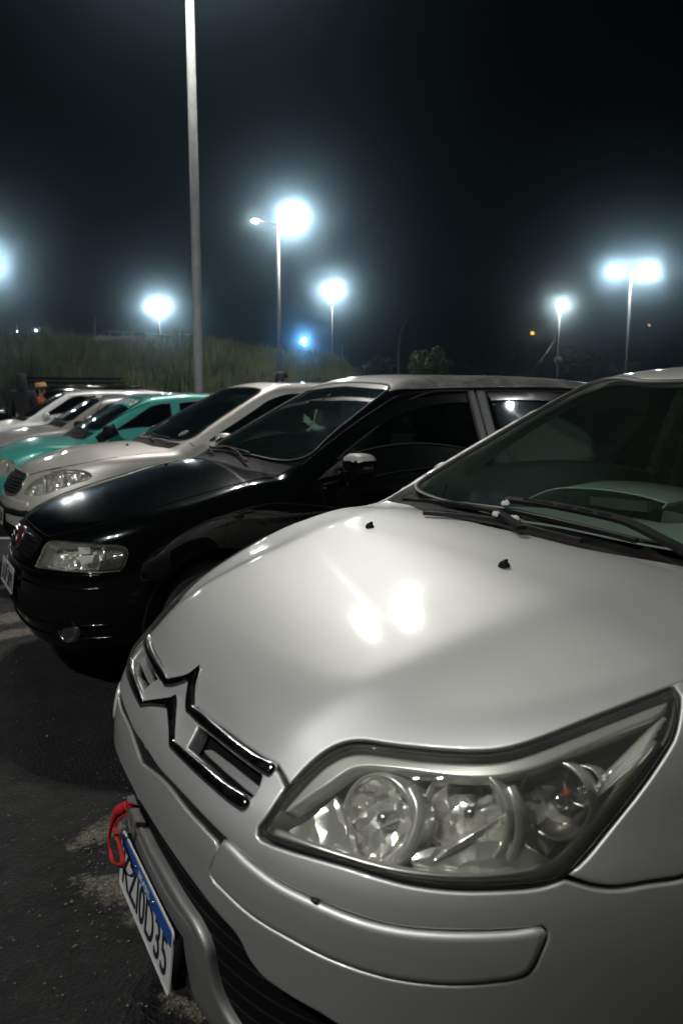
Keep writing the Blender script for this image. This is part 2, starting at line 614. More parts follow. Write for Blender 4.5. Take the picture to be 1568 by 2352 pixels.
TURN = M('turn_reflector', (.20, .19, .17), .18, .7)
AMBER = M('amber_bulb', (.30, .06, .008), .25, coat=1)
LENS = glass('lamp_lens', (.985, .985, .96), .08, (.76, .76, .70), .022, 1.5)
WINDSHIELD = glass('windshield_glass', (.74, .85, .77), .035, (.34, .50, .38), .012, 1.5)
TINT = glass('tinted_glass', (.10, .12, .12), .012, (.2, .23, .23), .012, 1.5)
DASH = M('dashboard_plastic', (.24, .26, .24), .55)
SEAT = M('seat_cloth', (.07, .075, .075), .9)
TYRE = M('tyre_rubber', (.012, .012, .012), .75)
ALLOY = M('alloy_wheel', (.45, .46, .47), .32, .9)
PLATE_WHITE = M('plate_white', (.52, .53, .51), .35)
PLATE_BLUE = M('plate_blue', (.012, .07, .28), .35)
PLATE_INK = M('plate_ink', (.015, .015, .02), .4)
PLATE_GREY = M('plate_grey', (.30, .31, .30), .4)
RED_CLOTH = M('red_webbing', (.45, .012, .02), .7)
k = NT(RED_CLOTH); w = k.n('ShaderNodeTexWave', Scale=160.0); k.l(k.tc.outputs['Object'], w.inputs['Vector']); k.l(k.bump(w.outputs['Fac'], .4, .001), k.b.inputs['Normal'])
def _ridge(x, y):
    # the raised middle of the bonnet: a crease on each side, a shallow hollow outside it
    yr = np.interp(x, (.08, .2, .3, .5, .9), (.378, .388, .410, .440, .525))
    m = np.interp(x, (.1, .25, .4, .64, .95), (.58, .46, .32, .17, .08))
    w = np.interp(x, (.1, .5, .95), (.011, .018, .035))
    q = w * np.logaddexp(0, (y - yr) / w)
    return m * .085 * (1 - np.exp(-q / .085)) + .03 * q

hero = Car('silver_hatchback', .34, 1.508, (1.25, 0, .55),
    b=Tab((.1, .80), (.25, .845), (.45, .875), (.65, .886), (.8, .878), (.92, .865), (1.05, .82), (1.2, .75)),
    xf=Tab((.1, .10), (.2, .045), (.28, .016), (.40, .003), (.55, 0.0), (.62, .004), (.68, .018), (.73, .045), (.773, .083), (.80, .105), (.84, .135), (1.0, .30)),
    xr=Tab((.1, 4.1), (.4, 4.25), (.7, 4.26), (1.0, 4.15), (1.2, 4.1)), Lf=.95, Lr=.5, pf=2.7,
    H=Tab((-.1, .70), (.08, .80), (.132, .838), (.3, .918), (.5, .983), (.7, 1.036), (.9, 1.062), (1.3, 1.06), (2.5, 1.05), (4.3, 1.02)), c1=.06, ridge=_ridge, kb=.05,
    zb=1.05, wx=.92, wc=.22, wt=2.03, zt=1.46, wb=-.2,
    roof=Tab((1.3, 1.43), (1.8, 1.472), (2.3, 1.492), (3.0, 1.48), (3.9, 1.39)), rc=.08, cs=Tab((.8, .735), (1.4, .80), (2.5, .79), (3.6, .74), (4.2, .68)), lean=.40, rx=4.2, rt=1.0)
# ------------------------------------------------------------------ the silver hatchback in the foreground
C = hero
LAMP = [(600.3, 1907.5), (619.3, 1882.1), (654.3, 1824.9), (698.7, 1777.2), (746.4, 1735.9), (787.7, 1715.6), (825.8, 1710.5), (889.4, 1718.1), (965.6, 1726.4), (1054.6, 1732.7), (1124.5, 1732.7), (1175.3, 1724.5), (1238.8, 1704.2), (1334.2, 1666.0), (1429.5, 1627.9), (1512.1, 1596.1), (1543.8, 1583.4), (1556.5, 1602.5), (1553.4, 1647.0), (1543.8, 1691.4), (1518.4, 1735.9), (1461.2, 1818.5), (1397.7, 1898.0), (1334.2, 1974.2), (1296.0, 2009.1), (1238.8, 2028.2), (1143.5, 2035.8), (1048.2, 2035.8), (952.9, 2025.0), (876.7, 2006.0), (794.1, 1980.6), (717.8, 1958.3), (654.3, 1939.3), (616.1, 1923.4)]
HOOD_REAR = [(1.0, -.70, 1.04), None, (.975, -.60, 1.045), (.953, -.487, 1.051), (.918, -.38, 1.054), (.888, -.275, 1.057), (.876, 0, 1.061), None]
V_UP = [(.141, 0, .829), None, (452.0, 1566.0), (449.1, 1616.0), (453.4, 1625.0), (527.9, 1684.5), (590.9, 1730.5), (637, 1757), None]
LAMP_TOP = [(664, 1803), None, (700, 1763), (745, 1725), (787, 1704.5), (826, 1699), (890, 1707), (966, 1715.5), (1055, 1722), (1124, 1722), (1174, 1714), (1238, 1694), (1333, 1656), (1429, 1618), (1512, 1586), (1543, 1574)]
SHOULDER = [(.72, -.757, .972), (.86, -.745, 1.005)]
hood_out = C.outline(V_UP + LAMP_TOP + SHOULDER + HOOD_REAR, 6)
EDGE = ((.0, -.030), (.0, -.007), (.0004, -.0030), (.0014, -.0011), (.0032, -.0002), (.0055, 0.0))
panel(C, 'hood', hood_out, SILVER, h=.0075, rim=EDGE, mirror='add')

bump_out = C.outline([(.137, 0, .824), None, (450, 1575), (447, 1622), (452, 1632), (527, 1690), (590, 1737), (633, 1764), (655, 1808), None,
    (640, 1832), (609, 1879), (589, 1905), (592, 1924), (612, 1936), (652, 1951), (716, 1970), (793, 1992), (875, 2018), (951, 2037), (1048, 2048), (1144, 2048), (1241, 2040), (1297, 2022), None,
    (1360, 2041), (1417, 2046), (1493, 2034), (1568, 2023), (.62, -.855, .735), None, (.635, -.857, .62), (.655, -.856, .5), (.665, -.853, .38), (.66, -.845, .24), None,
    (.50, -.80, .24), (.36, -.74, .25), None, (.33, -.73, .33), (.29, -.71, .41), (.22, -.66, .45), (771, 2352), (730, 2326), (676, 2296), (635, 2269), (603, 2245), (587, 2226), (568, 2199), (552, 2163), (533, 2136), (508, 2109), (473, 2066), (446, 2030), (413, 1984), (371, 1922), (.001, 0, .579), None,
    (.018, 0, .652), None, (381, 1799), (430, 1862), (472, 1908), (499, 1943), (486, 1985), (480, 2001), (487, 2021), (510, 2045), (571, 2101), (666, 2159), (762, 2207), (889, 2248), (1016, 2264), (1112, 2261), (1202, 2245), (1224, 2228), (1243, 2188), (1259, 2143), (1250, 2128), (1235, 2129), (1175, 2135), (1048, 2138), (921, 2129), (826, 2106), (724, 2065), (635, 2021), (572, 1973), (520, 1927), (508, 1917), (463, 1871), (413, 1817), (363, 1763), (.0195, 0, .683), None], 5)
slot_hole = C.outline([(447.7, 1686), (453.4, 1668), None, (519.3, 1709), (597, 1772), None, (600, 1790), (577, 1832), (569, 1840), None, (490.6, 1772), (430, 1716), None], 5)
panel(C, 'bumper', bump_out, SILVER, h=.011, rim=EDGE, mirror='add', holes=[slot_hole])
STRIP = [(513.9, 1927.2), (571.7, 1977.4), (635.2, 2025.0), (724.2, 2069.5), (825.8, 2110.8), (921.1, 2133.1), (1048.2, 2142.6), (1175.3, 2139.4), (1248.4, 2131.1), (1254.7, 2142.6), (1238.8, 2187.1), (1219.8, 2225.2), (1200.7, 2241.1), (1111.8, 2257.0), (1016.4, 2260.1), (889.4, 2244.3), (762.3, 2203.0), (667.0, 2155.3), (571.7, 2098.1), (511.2, 2041.6), (489.5, 2018.3), (482.7, 2002.1), (488.1, 1985.8), (503.0, 1950.6)]
strip_out = C.outline(STRIP, 5)
SRIM = ((.0, -.02), (.0, -.004), (.0008, .0), (.003, .0025), (.007, .0042), (.012, .005))
for sgn in (None, 'only'):
    panel(C, 'rub_strip', strip_out, SILVER, h=.011, rim=SRIM, mirror=sgn)
# black sub-structure that shows in every gap
base_front = C.outline([(.9, 0, 1.065), None, (.99, -.5, 1.05), (1.02, -.69, 1.04), (.72, -.75, .97), (.65, -.76, .95), (.60, -.84, .80), (.63, -.85, .7), (.66, -.85, .3), (.55, -.80, .22), (.3, -.7, .22), (.06, -.3, .23), (.04, 0, .23), None], 5)
lamp_in = C.outline(LAMP, 2)
panel(C, 'front_structure', base_front, VOID, h=.022, off=-.036, rim=((0, 0), (.002, 0)), mirror='add', holes=[resample_keep(C.outline(LAMP, 2), .03)])

CRIM = ((.0, -.03), (.0, -.002), (.0008, .004), (.003, .008), (.0065, .0098), (.0090, .0104))
chev1 = C.outline([(.1415, 0, .8305), None, (451.9, 1566.7), (450, 1623), None, (527.9, 1687.0), (590.9, 1732.8), (636.7, 1758.6), (633, 1771.0), (619.5, 1787.2), (605.2, 1781.5), (533.6, 1729.9), (462.0, 1672.6), (428, 1639), None, (427.5, 1614), (.113, 0, .802), None], 6)
chev2 = C.outline([(.0905, 0, .777), None, (406.1, 1652.6), (404, 1700), None, (462.0, 1747.1), (519.3, 1795.8), (576.6, 1838.8), (573.7, 1853.1), (559.4, 1866.0), (542.2, 1858.8), (476.3, 1804.4), (419.0, 1750.0), (391.5, 1721), None, (389.5, 1685), (.066, 0, .7535), None], 6)
for cv in (chev1, chev2):
    panel(C, 'chrome_chevron', cv, CHROME, h=.007, off=-.002, rim=CRIM, mirror='add', hb=.004)
lou = C.outline([(452, 1712), (470, 1709), None, (530, 1755), (592, 1806), None, (582, 1822), (500, 1762), None], 4)
for sgn in (None, 'only'):
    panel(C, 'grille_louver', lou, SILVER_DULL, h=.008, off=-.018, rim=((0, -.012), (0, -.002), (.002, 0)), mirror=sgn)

# lower grille, spoiler bar, slats
spo = C.outline([(.004, 0, .468), None, (392, 2082), (419, 2124), (440, 2166), (452, 2200), (457, 2232), (466, 2275), (478, 2312), (497, 2352), (.10, -.42, .285), (.2, -.58, .25), (.3, -.68, .235), (.30, -.68, .20), (.12, -.4, .20), (.05, 0, .20), None], 5)
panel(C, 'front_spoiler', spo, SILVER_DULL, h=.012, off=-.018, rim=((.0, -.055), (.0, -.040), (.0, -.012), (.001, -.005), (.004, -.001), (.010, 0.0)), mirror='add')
gb = MB()
for zz, ym in ((.555, .30), (.53, .40), (.505, .45), (.475, .52), (.445, .56), (.41, .58), (.375, .58), (.34, .57), (.305, .56)):
    q = C.dom(np.array([(0.02, yy, zz) for yy in np.linspace(-ym, ym, 41)]))
    gb.tube(surf_line(C, q, -.038), .0028, 6, flat=(1, 1.6))
gb.build('grille_slats', M('slat_plastic', (.006, .006, .006), .6), C.root)
gv_ = C.outline([(.0195, 0, .6825), None, (363, 1764), (413, 1818), (463, 1872), (508, 1917), None, (499, 1941), None, (472, 1907), (430, 1861), (381, 1798), (.018, 0, .653), None], 5)
panel(C, 'bumper_groove', gv_, M('groove_plastic', (.006, .006, .006), .5), h=.008, off=-.0055, rim=((-.003, -.004), (-.002, 0), (.003, 0)), mirror='add', hb=.006)

# headlights
LAMP_PAN = M('lamp_pan', (.40, .40, .37), .28, .5)
def faceted_mirror(c, out, parent, mirror, off, amp, h, mat=None):
    'one moulded mirror: a pane of many small flat tilted facets'
    rf = np.random.default_rng(4)
    o = panel(c, 'faceted_mirror', out, mat or REFLECTOR, h=h, off=off, rim=((0, 0), (.002, 0)), mirror=mirror, parent=parent, offf=lambda p: rf.uniform(-amp, amp, len(p)))
    me = o.data
    if 'custom_normal' in me.attributes: me.attributes.remove(me.attributes['custom_normal'])
    me.polygons.foreach_set('use_smooth', np.zeros(len(me.polygons), dtype=bool))
    return o
def headlight(sgn):
    mi = None if sgn < 0 else 'only'
    ms = np.array([1, -sgn, 1])
    out = C.outline(LAMP, 4)
    shell = panel(C, 'headlight', out, LAMP_PAN, h=.012, rim=((-.001, -.010), (.0, -.030), (.006, -.070), (.018, -.105), (.036, -.120)), mirror=mi)
    panel(C, 'lens', out, LENS, h=.011, off=.0, rim=((.0, -.014), (.0, -.003), (.0015, .001), (.006, .0045), (.016, .0075), (.035, .010)), mirror=mi, parent=shell)
    seal = MB(); q = surf_line(C, resample(out, .006), -.0045); seal.tube(np.vstack([q, q[:1]]) * ms, .0036, 8, cap=False); seal.build('lamp_seal', RUBBER, shell)
    # painted brow along the top of the lamp
    brow = C.outline([(640, 1860), (700, 1787), (748, 1745), (790, 1725), (826, 1720), (890, 1727), (966, 1736), (1055, 1742), (1126, 1742), (1178, 1734), (1240, 1714), (1335, 1676), (1430, 1638), (1512, 1606), (1538, 1600), None, (1530, 1626), (1430, 1672), (1335, 1713), (1250, 1752), (1186, 1772), (1126, 1781), (1050, 1778), (960, 1766), (880, 1757), (826, 1755), (795, 1762), (740, 1800), None], 4)
    panel(C, 'lamp_brow', brow, BEZEL, h=.010, off=-.014, rim=((.0, -.03), (.0, -.004), (.002, -.001), (.006, 0)), mirror=mi, parent=shell)
    def P(px, py, dep):
        p, h = C.trace([(px, py)])
        n = C.normal(p)
        return (p + n * dep)[0]
    ax0 = np.array([-.86, -.36, .30]); ax0 /= np.linalg.norm(ax0)
    def put(mb, name, mat, smooth=True, par=None):
        mb.v = [tuple(np.array(q) * ms) for q in mb.v]
        if sgn > 0: mb.f = [q[::-1] for q in mb.f]
        return mb.build(name, mat, par or shell, smooth=smooth)
    e1 = np.cross(ax0, [0, 0, 1.0]); e1 /= np.linalg.norm(e1); e2 = np.cross(e1, ax0)
    rr_ = random.Random(5)
    def facet_bowl(c, r_, dp, ncol, nrow, jit):
        'paraboloid made of separate flat mirror facets'
        mb = MB()
        ys = np.linspace(-1, 1, nrow + 1); xs_ = np.linspace(-1, 1, ncol + 1)
        for i in range(ncol):
            for j in range(nrow):
                q = []
                o_ = rr_.uniform(-jit, jit); sx = rr_.uniform(-.25, .25); sy = rr_.uniform(-.25, .25)
                for u, w in ((xs_[i], ys[j]), (xs_[i + 1], ys[j]), (xs_[i + 1], ys[j + 1]), (xs_[i], ys[j + 1])):
                    # square to disc
                    du, dw = u * math.sqrt(1 - w * w / 2), w * math.sqrt(1 - u * u / 2)
                    h_ = -dp * (1 - du * du - dw * dw) + o_ + sx * (u - xs_[i]) * r_ * .5 + sy * (w - ys[j]) * r_ * .5
                    q.append(c + (e1 * du + e2 * dw) * r_ + ax0 * min(h_, 0))
                mb.add(q, [(0, 1, 2, 3)])
        # cup behind the facets so that no gap shows
        mb.lathe([(.001, -dp - .006), (r_ * .5, -dp * .75 - .006), (r_, -.004), (r_ * 1.01, 0)], c, ax0, 28)
        return mb
    for (px, py, dep, r_, dp, nc, nr) in ((846, 1866, -.046, .061, .050, 5, 4), (1062, 1868, -.048, .064, .055, 6, 4)):
        c = P(px, py, dep)
        put(facet_bowl(c, r_, dp, nc, nr, .004), 'reflector', REFLECTOR, False)
        rg = MB(); rg.lathe([(r_ * 1.0, 0), (r_ * 1.02, .004), (r_ * 1.08, .006), (r_ * 1.12, .001), (r_ * 1.12, -.05)], c, ax0, 40); put(rg, 'lamp_ring', BEZEL)
        g = MB(); g.lathe([(.0, .026), (.007, .026), (.0105, .021), (.0115, .0), (.0115, -.02)], c - ax0 * dp * .55, ax0, 18); put(g, 'bulb_cap', CHROME)
    t_ = C.outline([(628, 1909), (676, 1868), (752, 1812), None, (772, 1870), (790, 1965), None, (700, 1948)], 4)
    panel(C, 'mirror_tray', t_, REFLECTOR, h=.008, off=-.034, rim=((0, -.03), (0, -.004), (.003, 0)), mirror=mi, parent=shell, offf=lambda p: .006 * np.sin(p[:, 1] * 60) * np.sin(p[:, 2] * 50))
    t_ = C.outline([(930, 1960), (1010, 1935), (1120, 1925), (1200, 1935), None, (1290, 1985), None, (1210, 2018), (1060, 2022), (940, 2008), None], 4)
    panel(C, 'mirror_tray', t_, REFLECTOR, h=.008, off=-.036, rim=((0, -.03), (0, -.004), (.003, 0)), mirror=mi, parent=shell, offf=lambda p: .005 * np.sin(p[:, 1] * 75))
    fo_ = C.outline([(640, 1905), (700, 1840), (760, 1790), (830, 1775), (960, 1785), (1060, 1798), (1150, 1800), (1250, 1780), (1330, 1745), (1390, 1740), (1395, 1800), (1350, 1880), (1290, 1965), (1230, 1995), (1050, 2008), (900, 1990), (760, 1952)], 4)
    faceted_mirror(C, fo_, shell, mi, -.074, .010, .015)
    def bar(pts, r_, mat, name, fl=(1, .55)):
        m_b = MB(); m_b.tube(spline(pts, 6), r_, 8, flat=fl); put(m_b, name, mat)
    for t in np.linspace(0, 1, 4):
        p0 = P(985 + 25 * t, 1975 - 22 * t, -.036 + .004 * t); p1 = P(1110 + 55 * t, 1912 - 42 * t, -.044)
        bar([p0, .5 * (p0 + p1) + ax0 * .004, p1], .0042, REFLECTOR, 'rib')
    bar([P(x, y, d) for x, y, d in ((1172, 1800, -.026), (1186, 1835, -.022), (1196, 1878, -.022), (1196, 1925, -.024), (1180, 1980, -.036))], .0095, BEZEL, 'divider')
    bar([P(x, y, d) for x, y, d in ((932, 1795, -.026), (952, 1840, -.024), (952, 1890, -.024), (930, 1945, -.026), (902, 1985, -.032))], .0095, BEZEL, 'divider')
    for (px, py, r_) in ((1286, 1842, .050), (1358, 1806, .026)):
        c = P(px, py, -.046)
        m_b = MB(); m_b.lathe([(r_ * math.sqrt(t), -r_ * 1.1 * (1 - t)) for t in np.linspace(.02, 1, 10)], c, ax0, 28); put(m_b, 'turn_reflector', TURN)
        m_b = MB(); m_b.lathe([(r_, 0), (r_ * 1.04, .004), (r_ * 1.13, .003), (r_ * 1.15, -.03)], c, ax0, 32); put(m_b, 'lamp_ring', BEZEL)
        m_b = MB(); m_b.lathe([(0, r_ * .35), (r_ * .22, r_ * .28), (r_ * .28, 0), (r_ * .2, -r_ * .5)], c - ax0 * r_ * .45, ax0, 16); put(m_b, 'bulb_cap', CHROME)
    for t in np.linspace(0, 1, 6):
        p0 = P(1402 - 46 * t, 1786 + 72 * t, -.032); p1 = P(1534 - 46 * t, 1634 + 102 * t, -.024)
        bar([p0, p1], .0056, BEZEL, 'rib')
    bar([P(x, y, d) for x, y, d in ((625, 1912, -.012), (720, 1948, -.014), (850, 1990, -.018), (960, 2012, -.02), (1060, 2020, -.022), (1180, 2018, -.022), (1270, 1996, -.022), (1340, 1935, -.022), (1420, 1838, -.02), (1520, 1705, -.016))], .0075, BEZEL, 'lower_trim', None)
    m_b = MB(); m_b.lathe([(0, .007), (.005, .005), (.007, 0), (.005, -.006), (0, -.008)], P(1317, 1826, -.046), ax0, 12); put(m_b, 'bulb', AMBER)
for sgn in (-1, 1): headlight(sgn)

# windshield and painted body side
WS = [(.965, 0, 1.085), None, (.99, -.35, 1.082), (1.045, -.58, 1.082), (1.085, -.655, 1.092), (1.13, -.668, 1.11), (1.35, -.628, 1.215), (1.62, -.575, 1.345), (1.735, -.525, 1.395), (1.755, -.475, 1.415), (1.675, -.27, 1.400), (1.655, 0, 1.400), None]
ws_out = C.outline(WS, 6)
wind = panel(C, 'windshield', ws_out, WINDSHIELD, h=.014, off=-.004, rim=((.0, -.004), (.004, -.001), (.01, 0)), mirror='add')
fr = MB()
q = surf_line(C, resample(ws_out, .01), -.001)
q = q[np.abs(q[:, 1]) > 1e-4]
i0 = int(np.argmax(np.linalg.norm(np.roll(q, -1, 0) - q, axis=1))) + 1
q = np.roll(q, -i0, 0)
fr.tube(q, .010, 8, flat=(1.2, .5)); fr.tube(mirror_pts(q), .010, 8, flat=(1.2, .5))
fr.build('windshield_seal', RUBBER, C.root)
CW = [(.868, 0, 1.062), None] + [q if q is None else (q[0] + .004, q[1], q[2]) for q in HOOD_REAR[::-1][2:-2]] + [(1.01, -.70, 1.045), None, (1.09, -.675, 1.095), None, (1.045, -.585, 1.080), (.99, -.35, 1.080), (.962, 0, 1.083), None]
cowl_out = C.outline(CW, 4)
panel(C, 'cowl', cowl_out, BLACK_PLASTIC, h=.012, off=-.010, rim=((0, -.02), (.003, 0)), mirror='add')
side_out = C.outline([(1.675, 0, 1.408), None, (1.695, -.28, 1.410), (1.775, -.48, 1.425), (1.757, -.545, 1.400), (1.63, -.592, 1.347), (1.35, -.648, 1.212), (1.13, -.688, 1.108), (1.05, -.71, 1.06), (1.005, -.712, 1.036), None, (.86, -.757, .998), (.72, -.768, .966), (1546, 1573), (1563, 1600), None, (1560, 1648), (1550, 1694), (1525, 1739), (1468, 1822), (1404, 1902), (1341, 1978), (1305, 2009), None, (1360, 2029), (1417, 2034), (1493, 2022), (1568, 2010), (.62, -.857, .742), None, (.67, -.868, .76), (.80, -.885, .80), (.95, -.89, .80), (1.10, -.89, .75), (1.22, -.89, .62), (1.27, -.88, .45), (1.28, -.87, .22), None, (2.2, -.86, .2), (3.2, -.86, .2), (4.0, -.80, .22), (4.18, -.5, .25), (4.2, 0, .25), None], 5)
win1 = C.outline([(1.36, -.72, 1.06), None, (1.62, -.655, 1.24), (1.92, -.625, 1.375), (2.2, -.62, 1.40), (2.28, -.62, 1.40), None, (2.28, -.76, 1.05), None], 5)
win2 = C.outline([(2.36, -.76, 1.05), None, (2.36, -.62, 1.40), None, (2.9, -.61, 1.39), (3.3, -.60, 1.31), (3.5, -.68, 1.13), (3.4, -.75, 1.06), None], 5)
panel(C, 'body_side', side_out, SILVER, h=.022, rim=EDGE, mirror='add', holes=[win1, win2], hb=.011)
for w_ in (win1, win2):
    for sgn in (None, 'only'): panel(C, 'side_window', w_, TINT, h=.03, off=-.006, rim=((-.004, 0), (.004, 0)), mirror=sgn)

# wipers with slotted arms
def P_(px, py, dep=0.0):
    p, h = C.trace([(px, py)])
    return (p + C.normal(p) * dep)[0]
def flat_bar(name, pts, w, t, mat, parent, n=6):
    'strap with a rectangular section that lies flat on what is below it'
    p = spline(pts, n)
    v, f = [], []
    for i, q in enumerate(p):
        tg = p[min(i + 1, len(p) - 1)] - p[max(i - 1, 0)]; tg /= np.linalg.norm(tg)
        nn = C.normal(q[None])[0]
        s = np.cross(tg, nn); s /= np.linalg.norm(s)
        ww = w if np.isscalar(w) else np.interp(i / (len(p) - 1), [0, 1], w)
        v += [q - s * ww - nn * t, q + s * ww - nn * t, q + s * ww * .8 + nn * t, q - s * ww * .8 + nn * t]
    for i in range(len(p) - 1):
        for k_ in range(4): f.append((4*i + k_, 4*i + (k_+1) % 4, 4*i + 4 + (k_+1) % 4, 4*i + 4 + k_))
    f += [(0, 1, 2, 3), (4*len(p)-1, 4*len(p)-2, 4*len(p)-3, 4*len(p)-4)]
    b = MB(); b.add(v, f)
    return b
def wiper(arm, blade, slots):
    t = flat_bar('wiper', [P_(*q) for q in arm], (.0100, .0125), .0042, None, None)
    w = t.build('wiper', BLACK_PLASTIC, C.root, smooth=False)
    bl = flat_bar('b', [P_(*q) for q in blade], (.006, .006), .005, None, None); bl.build('wiper_blade', RUBBER, w, smooth=False)
    for a, b_ in slots:
        flat_bar('s', [P_(*a), P_(*b_)], .0035, .0006, None, None, 2).build('arm_slot', VOID, w, smooth=False)
def zz(a, b): return ((1080 + a * .5357) / 1.2245, (1300 + b * .5357) / 1.2245)
wiper([(*zz(660, 245), .030), (*zz(850, 275), .032), (*zz(1050, 315), .032), (*zz(1235, 358), .032), (*zz(1330, 400), .034), (*zz(1460, 480), .034), (*zz(1620, 560), .03)],
      [(*zz(300, 232), .012), (*zz(480, 250), .012), (*zz(660, 275), .012), (*zz(900, 330), .013), (*zz(1150, 392), .013), (*zz(1330, 440), .013)],
      [((*zz(a, b), .0366), (*zz(a + 72, b + 17), .0366)) for a, b in ((755, 256), (842, 274), (938, 294), (1038, 314), (1142, 338))])
wiper([(*zz(110, 236), .024), (*zz(260, 252), .026), (*zz(420, 275), .026), (*zz(565, 302), .026), (*zz(640, 335), .022), (*zz(720, 385), .018)],
      [(*zz(210, 285), .010), (*zz(480, 308), .010), (*zz(680, 345), .010), (*zz(850, 390), .010), (*zz(1035, 438), .010)],
      [((*zz(a, b), .0306), (*zz(a + 52, b + 9), .0306)) for a, b in ((190, 243), (290, 257), (352, 266), (420, 277))])
for a_, b_, d_ in ((592, 322, .024), (652, 268, .028), (690, 338, .020)):
    q = P_(*zz(a_, b_), d_); rw = random.Random(int(a_)); m_b = MB()
    m_b.lathe([(0, .007), (.008, .006), (.013, .001), (.012, -.005), (0, -.007)], q, C.normal(q[None])[0], 9, sq=(1.3, .7))
    m_b.v = [tuple(np.array(v_) + np.array([rw.uniform(-.0022, .0022) for _ in range(3)])) for v_ in m_b.v]
    m_b.build('worn_arm_joint', M('worn_white_metal', (.55, .54, .50), .6), C.root)
clip = C.outline([(716, 2060), None, (733, 2068), None, (731, 2075), None, (719, 2070), None], 2)
panel(C, 'strip_clip', clip, RUBBER, h=.004, off=.0065, rim=((0, -.006), (.001, 0)), hb=.003)
# washer jets
for px, py in ((849, 1211), (1157, 1301)):
    p = P_(px, py)
    b = MB()
    b.lathe([(0, .0115), (.006, .011), (.011, .0075), (.014, .002), (.0145, -.003)], p, C.normal(p[None])[0], 16, sq=(1, .78))
    b.box(p + np.array([.004, 0, .010]), (.009, .006, .009), None, .002)
    b.build('washer_jet', BLACK_PLASTIC, C.root)

# cabin
cab = MB()
prof = [(.97, .98), (1.08, 1.035), (1.3, 1.045), (1.5, 1.02), (1.62, .96), (1.66, .80), (1.62, .55)]
rows = []
for yy in np.linspace(-.68, .68, 13):
    bump = .045 * math.exp(-((yy + .36) / .19) ** 2)
    rows.append([(x, yy, z_ + (bump if 1.25 < x < 1.66 else 0) - .10 * (abs(yy) / .68) ** 4) for x, z_ in prof])
v = [q for r_ in rows for q in r_]; m_ = len(prof)
cab.add(v, [(i * m_ + j, i * m_ + j + 1, (i + 1) * m_ + j + 1, (i + 1) * m_ + j) for i in range(12) for j in range(m_ - 1)])
cab.build('dashboard', DASH, C.root)
sw = MB()
c0 = np.array([1.62, -.36, 1.03]); ax = np.array([.86, 0, .50]); ax /= np.linalg.norm(ax)
e1 = np.array([0, 1.0, 0]); e2 = np.cross(ax, e1)
sw.tube([c0 + (e1 * math.cos(w) + e2 * math.sin(w)) * .185 for w in np.linspace(0, 2 * math.pi, 41)], .015, 10, cap=False)
for w in (.2, math.pi - .2, -math.pi / 2): sw.tube([c0 + (e1 * math.cos(w) + e2 * math.sin(w)) * .06 - ax * .02, c0 + (e1 * math.cos(w) + e2 * math.sin(w)) * .18], .012, 8)
st = sw.build('steering_wheel', DASH, C.root)
hb = MB(); hb.box(c0 - ax * .035 + np.array([0, 0, .0]), (.05, .17, .13), Matrix.Rotation(R(-30), 4, 'Y'), .015); hb.build('steering_hub', M('hub_grey', (.20, .22, .21), .5), st)
# instrument cowl; a pale tube stands for the highlight on its front edge
arc = []
for a_, b_ in ((760, 192), (840, 155), (930, 136), (1060, 138), (1200, 151), (1340, 175), (1440, 203), (1480, 218), (1460, 240)):
    d = ray(*zz(a_, b_)); t = (C.loc[0] + 1.42 - EYE[0]) / d[0]; arc.append(C.local(EYE + d * t))
arc = spline(arc, 5)
b = MB(); v = []
for q in arc: v += [q, q + np.array([.16, 0, .015]), q + np.array([.16, 0, -.06])]
b.add(v, [(3 * i + j, 3 * i + 3 + j, 3 * i + 4 + j, 3 * i + 1 + j) for i in range(len(arc) - 1) for j in range(2)]); co_ = b.build('instrument_cowl', DASH, C.root)
b = MB(); b.tube(arc, .0026, 6); b.build('cowl_edge', M('cowl_highlight', (.30, .40, .34), .3), co_)
scr = []
for a_, b_ in ((1078, 180), (1200, 188), (1378, 208), (1380, 262), (1240, 250), (1080, 222)):
    d = ray(*zz(a_, b_)); t = (C.loc[0] + 1.50 - EYE[0]) / d[0]; scr.append(C.local(EYE + d * t))
b = MB(); b.add([q for q in scr] + [q + np.array([.02, 0, 0]) for q in scr], [tuple(range(6)), tuple(range(11, 5, -1))] + [(i, (i + 1) % 6, 6 + (i + 1) % 6, 6 + i) for i in range(6)]); b.build('instrument_panel', M('pale_panel', (.30, .40, .35), .5), co_, smooth=False)
for yy in (-.36, .36):
    s_ = MB(); s_.box((2.25, yy, .93), (.16, .50, .66), Matrix.Rotation(R(14), 4, 'Y'), .06); s_.box((2.05, yy, .55), (.55, .50, .16), None, .05)
    so = s_.build('front_seat', SEAT, C.root)
    h_ = MB(); h_.box((2.37, yy, 1.32), (.10, .26, .17), Matrix.Rotation(R(10), 4, 'Y'), .04); h_.build('headrest', SEAT, so)
fl = MB(); fl.box((2.4, 0, .24), (3.4, 1.5, .03)); fl.box((3.45, 0, .7), (.9, 1.3, .6), None, .05); fl.build('floor_pan', VOID, C.root)
mr = MB(); mr.box((1.66, 0, 1.335), (.035, .22, .07), Matrix.Rotation(R(-15), 4, 'Y'), .014); mr.tube([(1.64, 0, 1.36), (1.70, 0, 1.41)], .01, 8); mr.build('rear_view_mirror', BLACK_PLASTIC, C.root)

